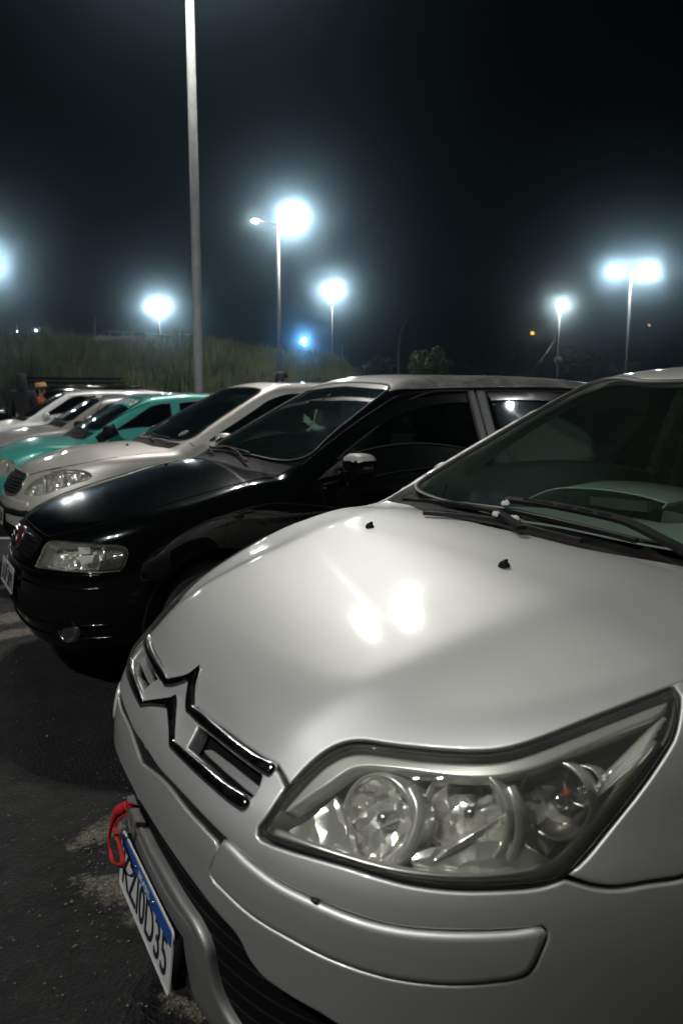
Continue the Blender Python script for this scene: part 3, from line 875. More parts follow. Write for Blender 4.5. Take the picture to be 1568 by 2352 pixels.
def wheel(car, x, y, r_=.31, w=.19, mat=None, parent=None):
    s = -1 if y < 0 else 1
    g = MB()
    ax = (0, s, 0)
    g.lathe([(r_ * .64, -.07), (r_ * .66, -w * .9), (r_ * .9, -w), (r_ * .985, -w * .8), (r_, -w * .5), (r_ * .985, -w * .18), (r_ * .93, -.004), (r_ * .70, .0), (r_ * .66, -.01)], (x, y, r_), ax, 40)
    wo = g.build('wheel', TYRE, car.root)
    q = MB()
    q.lathe([(0, -.03), (.055, -.028), (.07, -.035), (.08, -.05)], (x, y, r_), ax, 24)
    for k_ in range(10):
        a = 2 * math.pi * k_ / 10
        q.tube([(x + math.cos(a) * .06, y - s * .034, r_ + math.sin(a) * .06), (x + math.cos(a) * r_ * .63, y - s * .02, r_ + math.sin(a) * r_ * .63)], [.02, .014], 6)
    q.lathe([(r_ * .60, -.05), (r_ * .62, -.012), (r_ * .67, -.006), (r_ * .68, -.02)], (x, y, r_), ax, 40)
    q.build('rim', mat or ALLOY, wo)
    d = MB(); d.lathe([(0, -.08), (r_ * .62, -.08)], (x, y, r_), ax, 24); d.build('brake_disc', VOID, wo)
    return wo
for x in (.93, 3.54):
    for y in (-.86, .86): wheel(C, x, y)

# number plate
def plate(car, c, tilt, top, body_mat, top_txt, main_txt, ink, band, w=.40, h_=.13, yaw=0.0, top_frac=.24, txt_h=.085):
    'plate facing the front of the car'
    pe = MB()
    n = 6
    rr = .012
    ring = []
    for cx_, cz_, a0 in ((w/2-rr, h_/2-rr, 0), (-w/2+rr, h_/2-rr, 90), (-w/2+rr, -h_/2+rr, 180), (w/2-rr, -h_/2+rr, 270)):
        for k_ in range(n + 1):
            a = R(a0 + 90 * k_ / n); ring.append((cx_ + rr * math.cos(a), cz_ + rr * math.sin(a)))
    m_ = len(ring)
    v = [(0, -a, b) for a, b in ring] + [(-.003, -a * .995, b * .985) for a, b in ring] + [(-.003, -a * .975, b * .93) for a, b in ring] + [(-.0018, -a * .965, b * .90) for a, b in ring]
    f = [(i + r_ * m_, (i + 1) % m_ + r_ * m_, (i + 1) % m_ + (r_ + 1) * m_, i + (r_ + 1) * m_) for r_ in range(3) for i in range(m_)] + [tuple(range(3 * m_, 4 * m_)), tuple(range(m_ - 1, -1, -1))]
    pe.add(v, f)
    o = pe.build('license_plate', body_mat, car.root, smooth=False)
    o.location = c; o.rotation_euler = (0, tilt, yaw)
    if band:
        bb = MB(); bb.box((-.0030, 0, h_ * (.5 - top_frac * .5) - .005), (.0016, w * .955, h_ * top_frac - .004)); bb.build('country_band', band, o, smooth=False)
    rot = Matrix(((0, 0, -1, 0), (-1, 0, 0, 0), (0, 1, 0, 0), (0, 0, 0, 1)))
    def put(txt, size, z_, mat, fx, dep, nm):
        me = curve_mesh_text(txt, size, dep)
        xs = [q.co.x for q in me.vertices]
        k_ = fx / (max(xs) - min(xs)); mx = .5 * (max(xs) + min(xs))
        for q in me.vertices: q.co.x = (q.co.x - mx) * k_
        me.transform(rot); me.transform(Matrix.Translation((-.0045 if nm == 'country_name' else -.0030, 0, z_)))
        link(nm, me, mat, o, False)
    if top_txt: put(top_txt, h_ * .15, h_ * (.5 - top_frac * .5) - .006, PLATE_WHITE if band else ink, w * .22, .0004, 'country_name')
    put(main_txt, txt_h * 1.32, -h_ * .5 + txt_h * .5 + .012, ink, w * .86, .0008, 'plate_letters')
    for yy in (-w * .17, w * .17):
        sc = MB(); sc.lathe([(0, .004), (.004, .0035), (.005, 0)], (-.0035, yy, h_ * .5 - .019), (-1, 0, 0), 10); sc.build('plate_screw', CHROME, o)
    return o
plate(C, (.006, 0, .346), R(6), 0, PLATE_WHITE, 'BRASIL', 'KZI0D35', PLATE_INK, PLATE_BLUE)
bk = MB(); bk.box((.020, 0, .345), (.022, .40, .10)); bk.build('plate_holder', BLACK_PLASTIC, C.root)
C.root['label'] = 'silver hatchback nearest the camera with two chrome chevrons on its nose'

# red towing strap hung out of the grille
rb = []
for px, py, dx in ((312, 1849, .03), (297, 1850, .0), (280, 1858, -.012), (267, 1868, -.02), (260, 1885, -.022), (254, 1905, -.022), (251, 1930, -.022), (254, 1958, -.022), (263, 1981, -.022), (275, 1988, -.020), (283, 1980, -.016), (279, 1955, -.012), (270, 1922, -.008), (265, 1900, -.006), (270, 1882, -.002), (288, 1868, .012)):
    d = ray(px, py); t = (C.loc[0] + dx - EYE[0]) / d[0]
    rb.append(EYE + d * t)
rb = spline(rb, 6)
v, f = [], []
for i, q in enumerate(rb):
    tg = rb[min(i + 1, len(rb) - 1)] - rb[max(i - 1, 0)]; tg /= np.linalg.norm(tg)
    sd = np.array([.35, -.94, .0]); sd -= tg * (sd @ tg); sd /= np.linalg.norm(sd)
    nr = np.cross(tg, sd)
    ww_ = float(np.interp(i, [0, 16, 26, 46, 52, 58, 70, 90], [.0115, .0115, .0048, .0048, .0075, .0055, .0042, .006]))
    for a, b_ in ((-ww_, -.0012), (ww_, -.0012), (ww_, .0012), (-ww_, .0012)): v.append(q + sd * a + nr * b_)
for i in range(len(rb) - 1):
    for k_ in range(4): f.append((4*i + k_, 4*i + (k_+1) % 4, 4*i + 4 + (k_+1) % 4, 4*i + 4 + k_))
sb = MB(); sb.add(v, f)
sb.build('tow_strap', RED_CLOTH, None, label='red webbing tow strap hanging in a loop from the silver car lower grille', cat='strap')
# ------------------------------------------------------------------ the other parked cars: outlines of their bodies
def car_params(L=4.1, hw=.83, hood0=.72, hood1=.99, hoodx=1.15, zroof=1.44, wx=1.18, wt=1.75, rx=None, rt=.6, belt=.98, **k):
    rx = rx if rx is not None else L - .05
    P = dict(b=Tab((.1, hw - .09), (.25, hw - .04), (.45, hw - .01), (.62, hw), (.8, hw - .01), (.95, hw - .05), (1.1, hw - .1)),
             xf=Tab((.1, .12), (.2, .06), (.3, .02), (.42, 0), (.52, .01), (.6, .035), (.68, .07), (.76, .12), (1.0, .32)),
             xr=Tab((.1, L - .15), (.4, L), (.7, L), (1.0, L - .06), (1.2, L - .1)), Lf=.75, Lr=.35, pf=2.6,
             H=Tab((-.1, hood0 - .10), (.10, hood0), (.35, hood0 + .09), (.7, hood0 + .185), (hoodx, hood1), (hoodx + .5, belt + .01), (2.6, belt), (L, belt)),
             c1=.12, kb=.06, zb=belt, wx=wx, wc=.20, wt=wt, zt=zroof - .03, wb=-.15,
             roof=Tab((1.2, zroof - .09), (1.8, zroof - .035), (2.3, zroof), (3.0, zroof), (L, zroof - .10)), rc=.10,
             cs=Tab((.8, hw - .13), (1.5, hw - .085), (2.6, hw - .075), (L, hw - .16)), lean=.40, rx=rx, rt=rt)
    P.update(k)
    return P
BLACK = Car('black_wagon', .373, 4.28, (1.9, 0, .65), rz=.03, **car_params(L=4.35, hw=.801, hood0=.738, hood1=1.012, zroof=1.498, wx=1.165, wt=1.806, rx=4.4, rt=.9, belt=.985, pf=2.858, c1=.112, Lf=.899, lean=.442, wc=.174))
BEIGE = Car('silver_sedan', .565, 6.848, (1.9, 0, .65), rz=.013, **car_params(L=4.4, hw=.853, hood0=.772, hood1=.981, zroof=1.487, wx=1.161, wt=1.868, rx=3.9, rt=1.8, belt=.959, pf=2.511, c1=.107, Lf=.83, lean=.404, wc=.168))
TEAL = Car('teal_hatchback', .516, 9.471, (1.8, 0, .65), **car_params(L=3.75, hw=.82, hood0=.727, hood1=.912, hoodx=1.033, zroof=1.398, wx=1.053, wt=1.7, rx=3.65, rt=.5, belt=.94, pf=2.5, c1=.127, lean=.42))
GREY = Car('grey_sedan', .593, 12.119, (1.8, 0, .65), **car_params(L=4.2, hw=.82, hood0=.718, hood1=.947, hoodx=1.119, zroof=1.369, wx=1.139, wt=1.613, rx=3.6, rt=1.5, belt=.96, pf=2.5, c1=.121, lean=.42))
WHITE = Car('white_hatchback', .571, 14.786, (1.8, 0, .65), **car_params(L=4.1, hw=.82, hood0=.736, hood1=.961, hoodx=.95, zroof=1.457, wx=.97, wt=1.634, rx=4.0, rt=.5, belt=.952, pf=2.5, c1=.11, lean=.42))
# ------------------------------------------------------------------ shared builder for the other parked cars
BLACK_PAINT = paint('black_paint', (.002, .0022, .0025), 0.0, .16, 1.0, 0, .012); BLACK_PAINT.node_tree.nodes['Principled BSDF'].inputs['Specular IOR Level'].default_value = .12
DUST_SHEEN_BLACK = paint('dust_sheen_black_roof', (.006, .006, .007), 0.0, .30, .7, 0, .12, dust_sheen=.75)  # grey mix stands for real dust and for the glancing reflection
BEIGE_PAINT = paint('warm_silver_paint', (.70, .675, .62), .70, .54, 1.0, 0)
TEAL_PAINT = paint('teal_paint', (.07, .42, .36), .15, .38, 1.0, 0)
GREY_PAINT = paint('grey_paint', (.42, .40, .38), .45, .42, 1.0, 0)
WHITE_PAINT = paint('white_paint', (.78, .79, .78), 0.0, .35, 1.0, 0)
BLACK_GLASS = glass('black_car_windshield', (.52, .66, .58), .07, (.14, .28, .23), .010)
BEIGE_GLASS = glass('sedan_windshield', (.34, .46, .48), .08, (.07, .13, .15), .012)
WET_GLASS = glass('wet_tinted_glass', (.05, .06, .06), .008, (.2, .23, .23), .030, spots=.35)
MATT_PILLAR = M('matt_pillar_vinyl', (.045, .045, .047), .42)

def side_y(c, x, z): return -float(c.P['cs'](x) - (z - c.P['zb']) * c.P['lean'])

def windows(c, xB, gap, xR, zlo, ztop_front=None, slant=.10, rear_slant=.25):
    'near-side front and rear window outlines in car space'
    P = c.P
    def roofz(x):
        z = P['zt']
        for _ in range(6): z = float(P['roof'](x)) - P['rc'] * side_y(c, x, z) ** 2
        return z - .075
    def xa(z):
        y = side_y(c, 1.5, z)
        return P['wx'] + P['wc'] * y * y + (z - P['zb']) * P['wt']
    z0 = P['zb'] + zlo
    f = [(xa(z0) + slant, z0)]
    zt = roofz(xB)
    for t in (.35, .65, .85): f.append((xa(z0 + (zt - z0) * t) + slant + .02 * t, z0 + (zt - z0) * t))
    f += [(xa(zt) + slant + .10, zt - .005), (.5 * (xa(zt) + slant + .1 + xB), roofz(.5 * (xa(zt) + slant + xB)))]
    w1 = [(f[0][0], side_y(c, *f[0]), f[0][1]), None] + [(x, side_y(c, x, z), z) for x, z in f[1:]] + [(xB, side_y(c, xB, zt), zt), None, (xB - .10 * 0, side_y(c, xB, z0), z0), None]
    x2 = xB + gap
    zr = roofz(xR - rear_slant)
    w2 = [(x2, side_y(c, x2, z0), z0), None, (x2, side_y(c, x2, zt), zt), None, (.5 * (x2 + xR - rear_slant), side_y(c, 2.9, roofz(.5 * (x2 + xR - rear_slant))), roofz(.5 * (x2 + xR - rear_slant))), (xR - rear_slant, side_y(c, xR - rear_slant, zr), zr), None, (xR, side_y(c, xR, z0 + .02), z0 + .02), None]
    return c.outline(w1, 5), c.outline(w2, 5)

def ws_loop(c, inset=.075, base_up=.05):
    P = c.P
    pts = []
    z0, z1 = P['zb'] + base_up, P['zt'] - .045
    def xy(z, y): return (P['wx'] + P['wc'] * y * y + (z - P['zb']) * P['wt'] + P['wb'] * (z - P['zb']) * (P['zt'] - z), -y, z)
    w0 = -side_y(c, P['wx'] + .2, z0) - inset; w1 = -side_y(c, P['wx'] + P['wt'] * (z1 - P['zb']), z1) - inset
    pts = [xy(z0, 0), None, xy(z0, w0 * .6), xy(z0 + .004, w0 * .88), xy(z0 + .03, w0)]
    for t in (.3, .6, .85): pts.append(xy(z0 + (z1 - z0) * t, w0 + (w1 - w0) * t))
    pts += [xy(z1 - .012, w1 * .99), xy(z1 + .004, w1 * .90), xy(z1 + .018, w1 * .5), xy(z1 + .024, 0), None]
    return pts

def loop_shell(c, wsl, L, hw, arches):
    'near-half outline of the whole painted shell, open at the windscreen'
    it = [(.03, 0, .2), None, (0.0, 0, .45), None, tuple(np.array(wsl[0])), None] + list(wsl[2:-1]) + [None]
    it += [(L * .8, 0, 1.3), None, (L, 0, .5), None, (L - .02, 0, .22), None, (L - .12, -hw * .7, .22), (L - .3, -hw * .97, .22), None]
    for xw in sorted(arches, reverse=True):
        it += [(xw + .37, -hw, .22), None]
        for a in np.linspace(10, 170, 7): it.append((xw + .36 * math.cos(R(a)), -hw, .30 + .36 * math.sin(R(a))))
        it += [(xw - .37, -hw, .22), None]
    it += [(.38, -hw * .9, .22), (.18, -hw * .62, .2), (.07, -hw * .3, .2)]
    return c.outline(it, 4)

def tube_on(c, name, pts, r_, mat, off=0.0, parent=None, closed=False, both=False, flat=None, curve=True):
    D = c.outline(pts, 8, closed=closed, curve=curve)
    q = surf_line(c, D, off)
    if closed: q = np.vstack([q, q[:1]])
    b = MB(); b.tube(q, r_, 6, flat=flat)
    o = b.build(name, mat, parent or c.root)
    if both:
        b = MB(); b.tube(mirror_pts(q), r_, 6, flat=flat); b.build(name, mat, parent or c.root)
    return o

def mirror_body(c, p, size, mat, cap=None, both=True):
    p = np.array(p, float); sx, sy, sz = size
    for s in ((1, -1) if both else (1,)):
        b = MB(); n, m = 16, 10
        v, f = [], []
        for i in range(m + 1):
            t = math.pi * i / m
            for k_ in range(n):
                a = 2 * math.pi * k_ / n
                u = np.array([math.cos(t), math.sin(t) * math.cos(a), math.sin(t) * math.sin(a)])
                u = np.sign(u) * np.abs(u) ** .62
                if u[0] > .3: u[0] = .3
                q = p + u * np.array([sx, sy, sz])
                v.append((q[0], q[1] * s, q[2]))
        for i in range(m):
            for k_ in range(n): f.append((i*n+k_, i*n+(k_+1) % n, (i+1)*n+(k_+1) % n, (i+1)*n+k_) if s > 0 else (i*n+k_, (i+1)*n+k_, (i+1)*n+(k_+1) % n, i*n+(k_+1) % n))
        b.add(v, f)
        b.tube([(p[0] - .0, (p[1] + sy * .7) * s, p[2] - sz * .5), (p[0] - .03, (p[1] + sy * 1.6) * s, p[2] - sz * .9)], [.035, .05], 8)
        o = b.build('side_mirror', mat, c.root)
        if cap and s > 0:
            b2 = MB(); v2 = []
            vv = [q for q in v]
            fs = [q for q in f if all((vv[i][2] - p[2]) > sz * .30 for i in q)]
            b2.add([tuple((np.array(q) - p) * 1.025 + p) for q in vv], fs); b2.build('mirror_cap', cap, o)

def seats(c, x, hw, cloth=None):
    for y in (-hw * .44, hw * .44):
        s_ = MB(); s_.box((x, y, .86), (.15, .46, .62), Matrix.Rotation(R(14), 4, 'Y'), .05); s_.box((x - .22, y, .50), (.5, .46, .14), None, .04)
        so = s_.build('front_seat', cloth or SEAT, c.root)
        h_ = MB(); h_.box((x + .11, y, 1.24), (.09, .24, .16), Matrix.Rotation(R(10), 4, 'Y'), .04); h_.build('headrest', cloth or SEAT, so)
    b = MB(); b.box((x + .95, 0, .80), (.18, hw * 1.5, .60), Matrix.Rotation(R(16), 4, 'Y'), .05); b.build('rear_seat', cloth or SEAT, c.root)

def dash(c, hw, x0, x1, z):
    prof = [(x0 - .10, z - .10), (x0 + .04, z - .02), (x0 + .25, z + .02), (x1, z), (x1 + .08, z - .10), (x1 + .06, z - .4)]
    b = MB(); v = []; n = 9
    for y in np.linspace(-hw * .76, hw * .76, n):
        for x, zz_ in prof: v.append((x + .14 * (y / hw) ** 2, y, zz_ - .05 * (abs(y) / hw) ** 4))
    m = len(prof)
    b.add(v, [(i * m + j, i * m + j + 1, (i + 1) * m + j + 1, (i + 1) * m + j) for i in range(n - 1) for j in range(m - 1)])
    b.build('dashboard', DASH, c.root)
    s = MB(); c0 = np.array([x1 + .12, -hw * .44, z - .01]); ax = np.array([.88, 0, .47]); e1 = np.array([0, 1., 0]); e2 = np.cross(ax, e1)
    s.tube([c0 + (e1 * math.cos(w) + e2 * math.sin(w)) * .18 for w in np.linspace(0, 2 * math.pi, 33)], .014, 8, cap=False)
    for w in (0, math.pi, -math.pi / 2): s.tube([c0, c0 + (e1 * math.cos(w) + e2 * math.sin(w)) * .18], .016, 6)
    s.build('steering_wheel', DASH, c.root)

def wiper_bar(c, arm, blade, up=.02):
    'arm, blade: car-space points flattened on to the body'
    def lift(pts, o): 
        q = surf_line(c, c.outline(pts, 5, closed=False), o); return q
    b = MB(); b.tube(lift(arm, up), .009, 6, flat=(1, .5)); w = b.build('wiper', BLACK_PLASTIC, c.root)
    b = MB(); b.tube(lift(blade, up * .6), .007, 6); b.build('wiper_blade', RUBBER, w)

def simple_lamp(c, out, trim=BEZEL, depth=.06, h=.02, bulbs=(), ribs=(), facets=()):
    'pan, reflector bowls and clear lens on both sides of the car'
    for sgn in (-1, 1):
        mi = None if sgn < 0 else 'only'; ms = np.array([1, -sgn, 1])
        sh = panel(c, 'headlight', out, trim, h=h, off=.0, rim=((-.004, .0005), (.0, -.004), (.006, -depth * .7), (.02, -depth)), mirror=mi)
        panel(c, 'lens', out, LENS, h=h, off=0, rim=((.0, -.006), (.0, .001), (.004, .004), (.014, .007)), mirror=mi, parent=sh)
        ax = np.array([-.95, -.25, .05]); ax /= np.linalg.norm(ax)
        def put(o_, nm, mt):
            o_.v = [tuple(np.array(q) * ms) for q in o_.v]; o_.build(nm, mt, sh)
        for p, r_ in bulbs:
            b = MB(); r2 = MB()
            p = np.array(p, float)
            b.lathe([(r_ * math.sqrt(t), -r_ * .8 * (1 - t)) for t in np.linspace(.03, 1, 9)], p, ax, 24)
            b.lathe([(0, r_ * .1), (r_ * .25, 0), (r_ * .28, -r_ * .6)], p - ax * r_ * .3, ax, 14)
            r2.lathe([(r_, 0), (r_ * 1.08, .003), (r_ * 1.14, -.01)], p, ax, 28)
            put(b, 'reflector', REFLECTOR); put(r2, 'lamp_ring', BEZEL)
        if facets:
            faceted_mirror(c, c.outline(facets, 4), sh, mi, -.042, .010, .018)
        for a, e in ribs:
            b = MB(); b.tube([a, e], .006, 5); put(b, 'rib', BEZEL)
    return

def build_car(c, mat, L, hw, h, win, ws_glass, side_glass, interior=True, arches=(.85, 3.3), lamp=None, top_mat=None, wsi=.075, dash_z=None):
    P = c.P
    wl = ws_loop(c, wsi)
    sh = loop_shell(c, wl, L, hw, arches)
    w1, w2 = windows(c, **win)
    holes = [w1, w2] + ([lamp] if lamp is not None else [])
    body = panel(c, 'body', sh, mat, h=h, rim=((0, -.012), (.0, -.003), (.003, -.0006), (.007, 0)), mirror='add', holes=holes, hb=h * .55)
    wo = c.outline(wl, 6)
    panel(c, 'windshield', wo, ws_glass, h=h, off=-.003, rim=((-.004, -.004), (.004, -.001), (.010, 0)), mirror='add')
    q = surf_line(c, resample(wo, .012), .001); q = q[np.abs(q[:, 1]) > 1e-4]
    i0 = int(np.argmax(np.linalg.norm(np.roll(q, -1, 0) - q, axis=1))) + 1; q = np.roll(q, -i0, 0)
    b = MB(); b.tube(np.vstack([q, mirror_pts(q)[::-1]]), .011, 6, flat=(1.2, .5)); b.build('windshield_seal', RUBBER, c.root)
    for w_ in (w1, w2):
        for sgn in (None, 'only'):
            o = panel(c, 'side_window', w_, side_glass, h=h * 1.3, off=-.004, rim=((-.003, 0), (.004, 0)), mirror=sgn)
            q = surf_line(c, resample_keep(w_, .012), .001)
            if sgn: q = mirror_pts(q)
            b = MB(); b.tube(np.vstack([q, q[:1]]), .007, 6, cap=False); b.build('window_seal', RUBBER, o)
    if interior:
        dash(c, hw, P['wx'] + .05, P['wx'] + .52, (dash_z or P['zb'] - .0))
        seats(c, P['wx'] + 1.05, hw)
    fl = MB(); fl.box((L * .5, 0, .26), (L * .80, hw * 1.7, .04)); fl.box((.62, 0, .5), (.7, hw * 1.0, .35), None, .04); fl.build('floor_pan', VOID, c.root)
    for x in arches:
        for y in (-hw + .03, hw - .03):
            wheel(c, x, y, .30, .18)
            s_ = -1 if y < 0 else 1
            b = MB(); v = []; n_ = 14
            for k_ in range(n_ + 1):
                a = R(-8 + 196 * k_ / n_)
                for yy in (s_ * (hw - .022), s_ * (hw - .30)): v.append((x + .362 * math.cos(a), yy, .30 + .362 * math.sin(a)))
            b.add(v, [(2 * i, 2 * i + 1, 2 * i + 3, 2 * i + 2) for i in range(n_)] + [tuple(2 * i + 1 for i in range(n_ + 1))]); b.build('wheel_arch_liner', VOID, c.root)
    return body, w1, w2

# ------------------------------------------------------------------ black wagon
C = BLACK
C.root['label'] = 'glossy black wagon with a dusty wet roof beside the silver hatchback'
blamp = C.outline([(83, 1299), (92, 1280), (99, 1262), (106, 1250), (115, 1245), (147, 1244.5), (173, 1247.5), (202, 1249), (232, 1251.5), (273, 1253), (287, 1258), (293, 1267), (290, 1283), (282, 1303), (276, 1310), None, (248, 1312), (218, 1314), (182, 1312), (132, 1308), (103, 1303.5)], 4)
body, w1, w2 = build_car(C, BLACK_PAINT, 4.35, .80, .017, dict(xB=2.47, gap=.13, xR=3.42, zlo=.06, slant=.16, rear_slant=.12), BLACK_GLASS, TINT, True, (.82, 3.3), blamp, wsi=.055, dash_z=.96)
# dusty, wet roof skin; part of its grey is painted reflection
roof_out = C.outline([(1.955, 0, 1.42), None, (1.945, -.30, 1.41), (1.955, -.50, 1.39), None, (2.10, -.535, 1.41), (2.6, -.545, 1.44), (3.4, -.52, 1.44), (4.0, -.46, 1.40), None, (4.05, 0, 1.42), None], 4)
panel(C, 'roof', roof_out, DUST_SHEEN_BLACK, h=.016, off=.0035, rim=((0, -.004), (.0, -.001), (.004, 0)), mirror='add')
tube_on(C, 'roof_gutter', [(1.30, -.69, 1.02), (1.55, -.63, 1.16), (1.80, -.59, 1.295), (1.97, -.565, 1.375), (2.2, -.56, 1.415), (2.6, -.555, 1.437), (3.2, -.54, 1.437), (3.9, -.50, 1.40)], .006, BLACK_PLASTIC, .002, both=True)
# lamp insides: dark housing, projector box, fluted turn lamp
for sgn in (-1, 1):
    mi = None if sgn < 0 else 'only'; ms = np.array([1, -sgn, 1])
    hl = panel(C, 'headlight', blamp, LAMP_PAN, h=.014, rim=((-.004, .0005), (.0, -.004), (.004, -.05), (.015, -.075)), mirror=mi)
    panel(C, 'lens', blamp, LENS, h=.014, rim=((0, -.006), (0, .001), (.004, .004), (.014, .006)), mirror=mi, parent=hl)
    def Q(px, py, dep):
        p, h_ = C.trace([(px, py)]); return (p + C.normal(p) * dep)[0] * ms
    b = MB(); ax = np.array([-.9, -.42, .05]) * ms; ax /= np.linalg.norm(ax)
    fo_ = C.outline([(108, 1290), (122, 1270), (150, 1262), (225, 1262), (270, 1262), (283, 1270), (278, 1290), (270, 1305), (200, 1309), (130, 1304)], 4)
    faceted_mirror(C, fo_, hl, mi, -.042, .010, .017)
    b.lathe([(.055 * math.sqrt(t), -.05 * (1 - t)) for t in np.linspace(.03, 1, 9)], Q(205, 1288, -.030), ax, 24)
    b.lathe([(.036 * math.sqrt(t), -.04 * (1 - t)) for t in np.linspace(.03, 1, 9)], Q(155, 1290, -.030), ax, 20)
    b.build('reflector', REFLECTOR, hl)
    b = MB(); qs = [Q(x, y, -.018) for x, y in ((176, 1276), (214, 1273), (208, 1292), (182, 1296))]
    qs2 = [q - ax * .03 for q in qs]
    b.add(qs + qs2, [(0, 1, 2, 3), (0, 4, 5, 1), (1, 5, 6, 2), (2, 6, 7, 3), (3, 7, 4, 0)]); b.build('projector', M('frosted_lamp_block', (.62, .63, .56), .3, coat=1), hl, smooth=False)
    b = MB(); qs = [Q(x, y, -.020) for x, y in ((174, 1248), (202, 1251), (204, 1270), (175, 1273))]; b.add(qs, [(0, 1, 2, 3)]); b.build('lamp_shroud', BEZEL, hl, smooth=False)
    b = MB()
    for t in np.linspace(0, 1, 7): b.tube([Q(243, 1276 + t * 28, -.02), Q(281 - t * 8, 1272 + t * 30, -.018)], .0055, 6, flat=(1, .6))
    b.tube([Q(236, 1256, -.012), Q(240, 1280, -.012), Q(238, 1304, -.014)], .008, 6); b.tube([Q(140, 1262, -.02), Q(150, 1280, -.02)], .006, 5)
    b.build('turn_lamp', REFLECTOR, hl)
    # fog lamp
    fc = Q(155, 1446, .0); fx = np.array([-.86, -.48, .05]) * ms; fx /= np.linalg.norm(fx)
    b = MB(); b.lathe([(.050, -.03), (.052, .004), (.058, .007), (.063, .003), (.066, -.02)], fc, fx, 28); fo = b.build('fog_lamp', CHROME, C.root)
    b = MB(); b.lathe([(.0, .006), (.025, .005), (.050, .0)], fc, fx, 28); b.build('lens', LENS, fo)
    b = MB(); b.lathe([(.050 * math.sqrt(t), -.03 * (1 - t)) for t in np.linspace(.03, 1, 7)], fc - fx * .004, fx, 24); b.build('reflector', REFLECTOR, fo)
# nose: grille with chrome edge and an oval badge
gr = C.outline([(.105, 0, .715), None, (.106, -.16, .712), (.112, -.33, .70), None, (.10, -.345, .665), (.075, -.31, .61), (.055, -.16, .60), (.048, 0, .60), None], 4)
panel(C, 'grille', gr, VOID, h=.014, off=.002, rim=((0, -.004), (.003, 0)), mirror='add')
for z_ in (.625, .65, .675, .695): tube_on(C, 'grille_bar', [(.07, -.31, z_), (.06, -.15, z_), (.055, 0, z_), (.06, .15, z_), (.07, .31, z_)], .004, BLACK_PAINT, .006)
bc = C.surf(C.dom(np.array([[.075, 0, .66]])))[0]; bn = C.normal(bc[None])[0]
b = MB(); b.lathe([(.074, -.004), (.076, .006), (.070, .011), (.060, .008), (.058, .004)], bc, bn, 36, sq=(1, .82)); bo = b.build('badge', CHROME, C.root)
b = MB(); b.lathe([(0, .012), (.03, .0105), (.058, .005)], bc, bn, 32, sq=(1, .82)); b.build('badge_disc', M('badge_red', (.10, .008, .007), .2, coat=1), bo)
# bumper ledges that catch the lamps
for z_, r_ in ((.565, .006), (.505, .007), (.33, .006), (.262, .007)):
    tube_on(C, 'bumper_ledge', [(.30, -.70, z_ + .005), (.18, -.57, z_), (.10, -.44, z_), (.05, -.28, z_), (.03, 0, z_), (.05, .28, z_), (.10, .44, z_), (.18, .57, z_), (.30, .70, z_ + .005)], r_, BLACK_PAINT, .003)
li = C.outline([(.02, 0, .46), None, (.04, -.24, .455), (.10, -.40, .44), None, (.10, -.40, .33), (.03, -.2, .315), (.02, 0, .315), None], 3)
panel(C, 'air_intake', li, VOID, h=.02, off=.002, rim=((0, -.003), (.003, 0)), mirror='add')
fi = C.outline([(.19, -.565, .365), None, (.33, -.70, .355), None, (.33, -.70, .285), (.20, -.575, .275), None], 3)
for sgn in (None, 'only'): panel(C, 'fog_recess', fi, VOID, h=.02, off=.002, rim=((0, -.003), (.003, 0)), mirror=sgn)
plate(C, (-.012, 0, .475), R(8), None, PLATE_GREY, 'SP-S.PAULO', 'DUP 5891', PLATE_INK, None, yaw=0)
# shut lines
SEAM = VOID
tube_on(C, 'hood_seam', [(.15, -.41, .725), (.26, -.53, .765), (.424, -.594, .811), (.673, -.62, .876), (.913, -.64, .93), (1.10, -.655, .965), (1.20, -.665, .985)], .0035, SEAM, .0, both=True)
tube_on(C, 'hood_seam', [(.112, 0, .724), (.113, -.2, .722), (.13, -.38, .716), (.15, -.41, .725)], .0035, SEAM, .0, both=True)
tube_on(C, 'door_seam', [(1.385, -.755, .93), (1.392, -.79, .83), (1.39, -.80, .70), (1.38, -.80, .30)], .0035, SEAM, 0, both=True)
tube_on(C, 'door_seam', [(2.535, -.67, 1.08), (2.53, -.75, .95), (2.52, -.80, .70), (2.50, -.80, .30)], .0035, SEAM, 0, both=True)
tube_on(C, 'belt_strip', [(1.40, -.75, .925), (1.7, -.745, .955), (2.1, -.735, .985), (2.6, -.73, 1.0), (3.4, -.72, 1.01)], .009, BLACK_PLASTIC, .002, both=True, flat=(1.3, .6))
tube_on(C, 'side_moulding', [(.75 + .5, -.80, .60), (1.8, -.80, .60), (2.6, -.80, .60), (2.9, -.80, .60)], .018, BLACK_PAINT, .002, both=True, flat=(.5, 1.2))
# matt pillar covers and rain guards on the doors
for a, e in (((2.475, 2.515), (2.475, 2.53)), ((2.535, 2.59), (2.545, 2.61))):
    pl = C.outline([(a[0], side_y(C, a[0], 1.06), 1.06), None, (a[1] + .012, side_y(C, a[1], 1.06), 1.06), None, (a[1], side_y(C, a[1], 1.40), 1.40), None, (a[0], side_y(C, a[0], 1.40), 1.40), None], 3)
    for sgn in (None, 'only'): panel(C, 'pillar_cover', pl, MATT_PILLAR, h=.02, off=.006, rim=((0, -.008), (0, -.001), (.004, 0)), mirror=sgn)
GUARD = M('smoked_guard', (.004, .004, .004), .12, spec=.25)
rg1 = C.outline([(1.62, -.64, 1.17), (1.80, -.60, 1.27), (1.98, -.58, 1.345), (2.2, -.57, 1.382), (2.455, -.565, 1.40), None, (2.45, -.58, 1.335), None, (2.2, -.59, 1.325), (2.0, -.605, 1.285), (1.82, -.62, 1.215), None], 4)
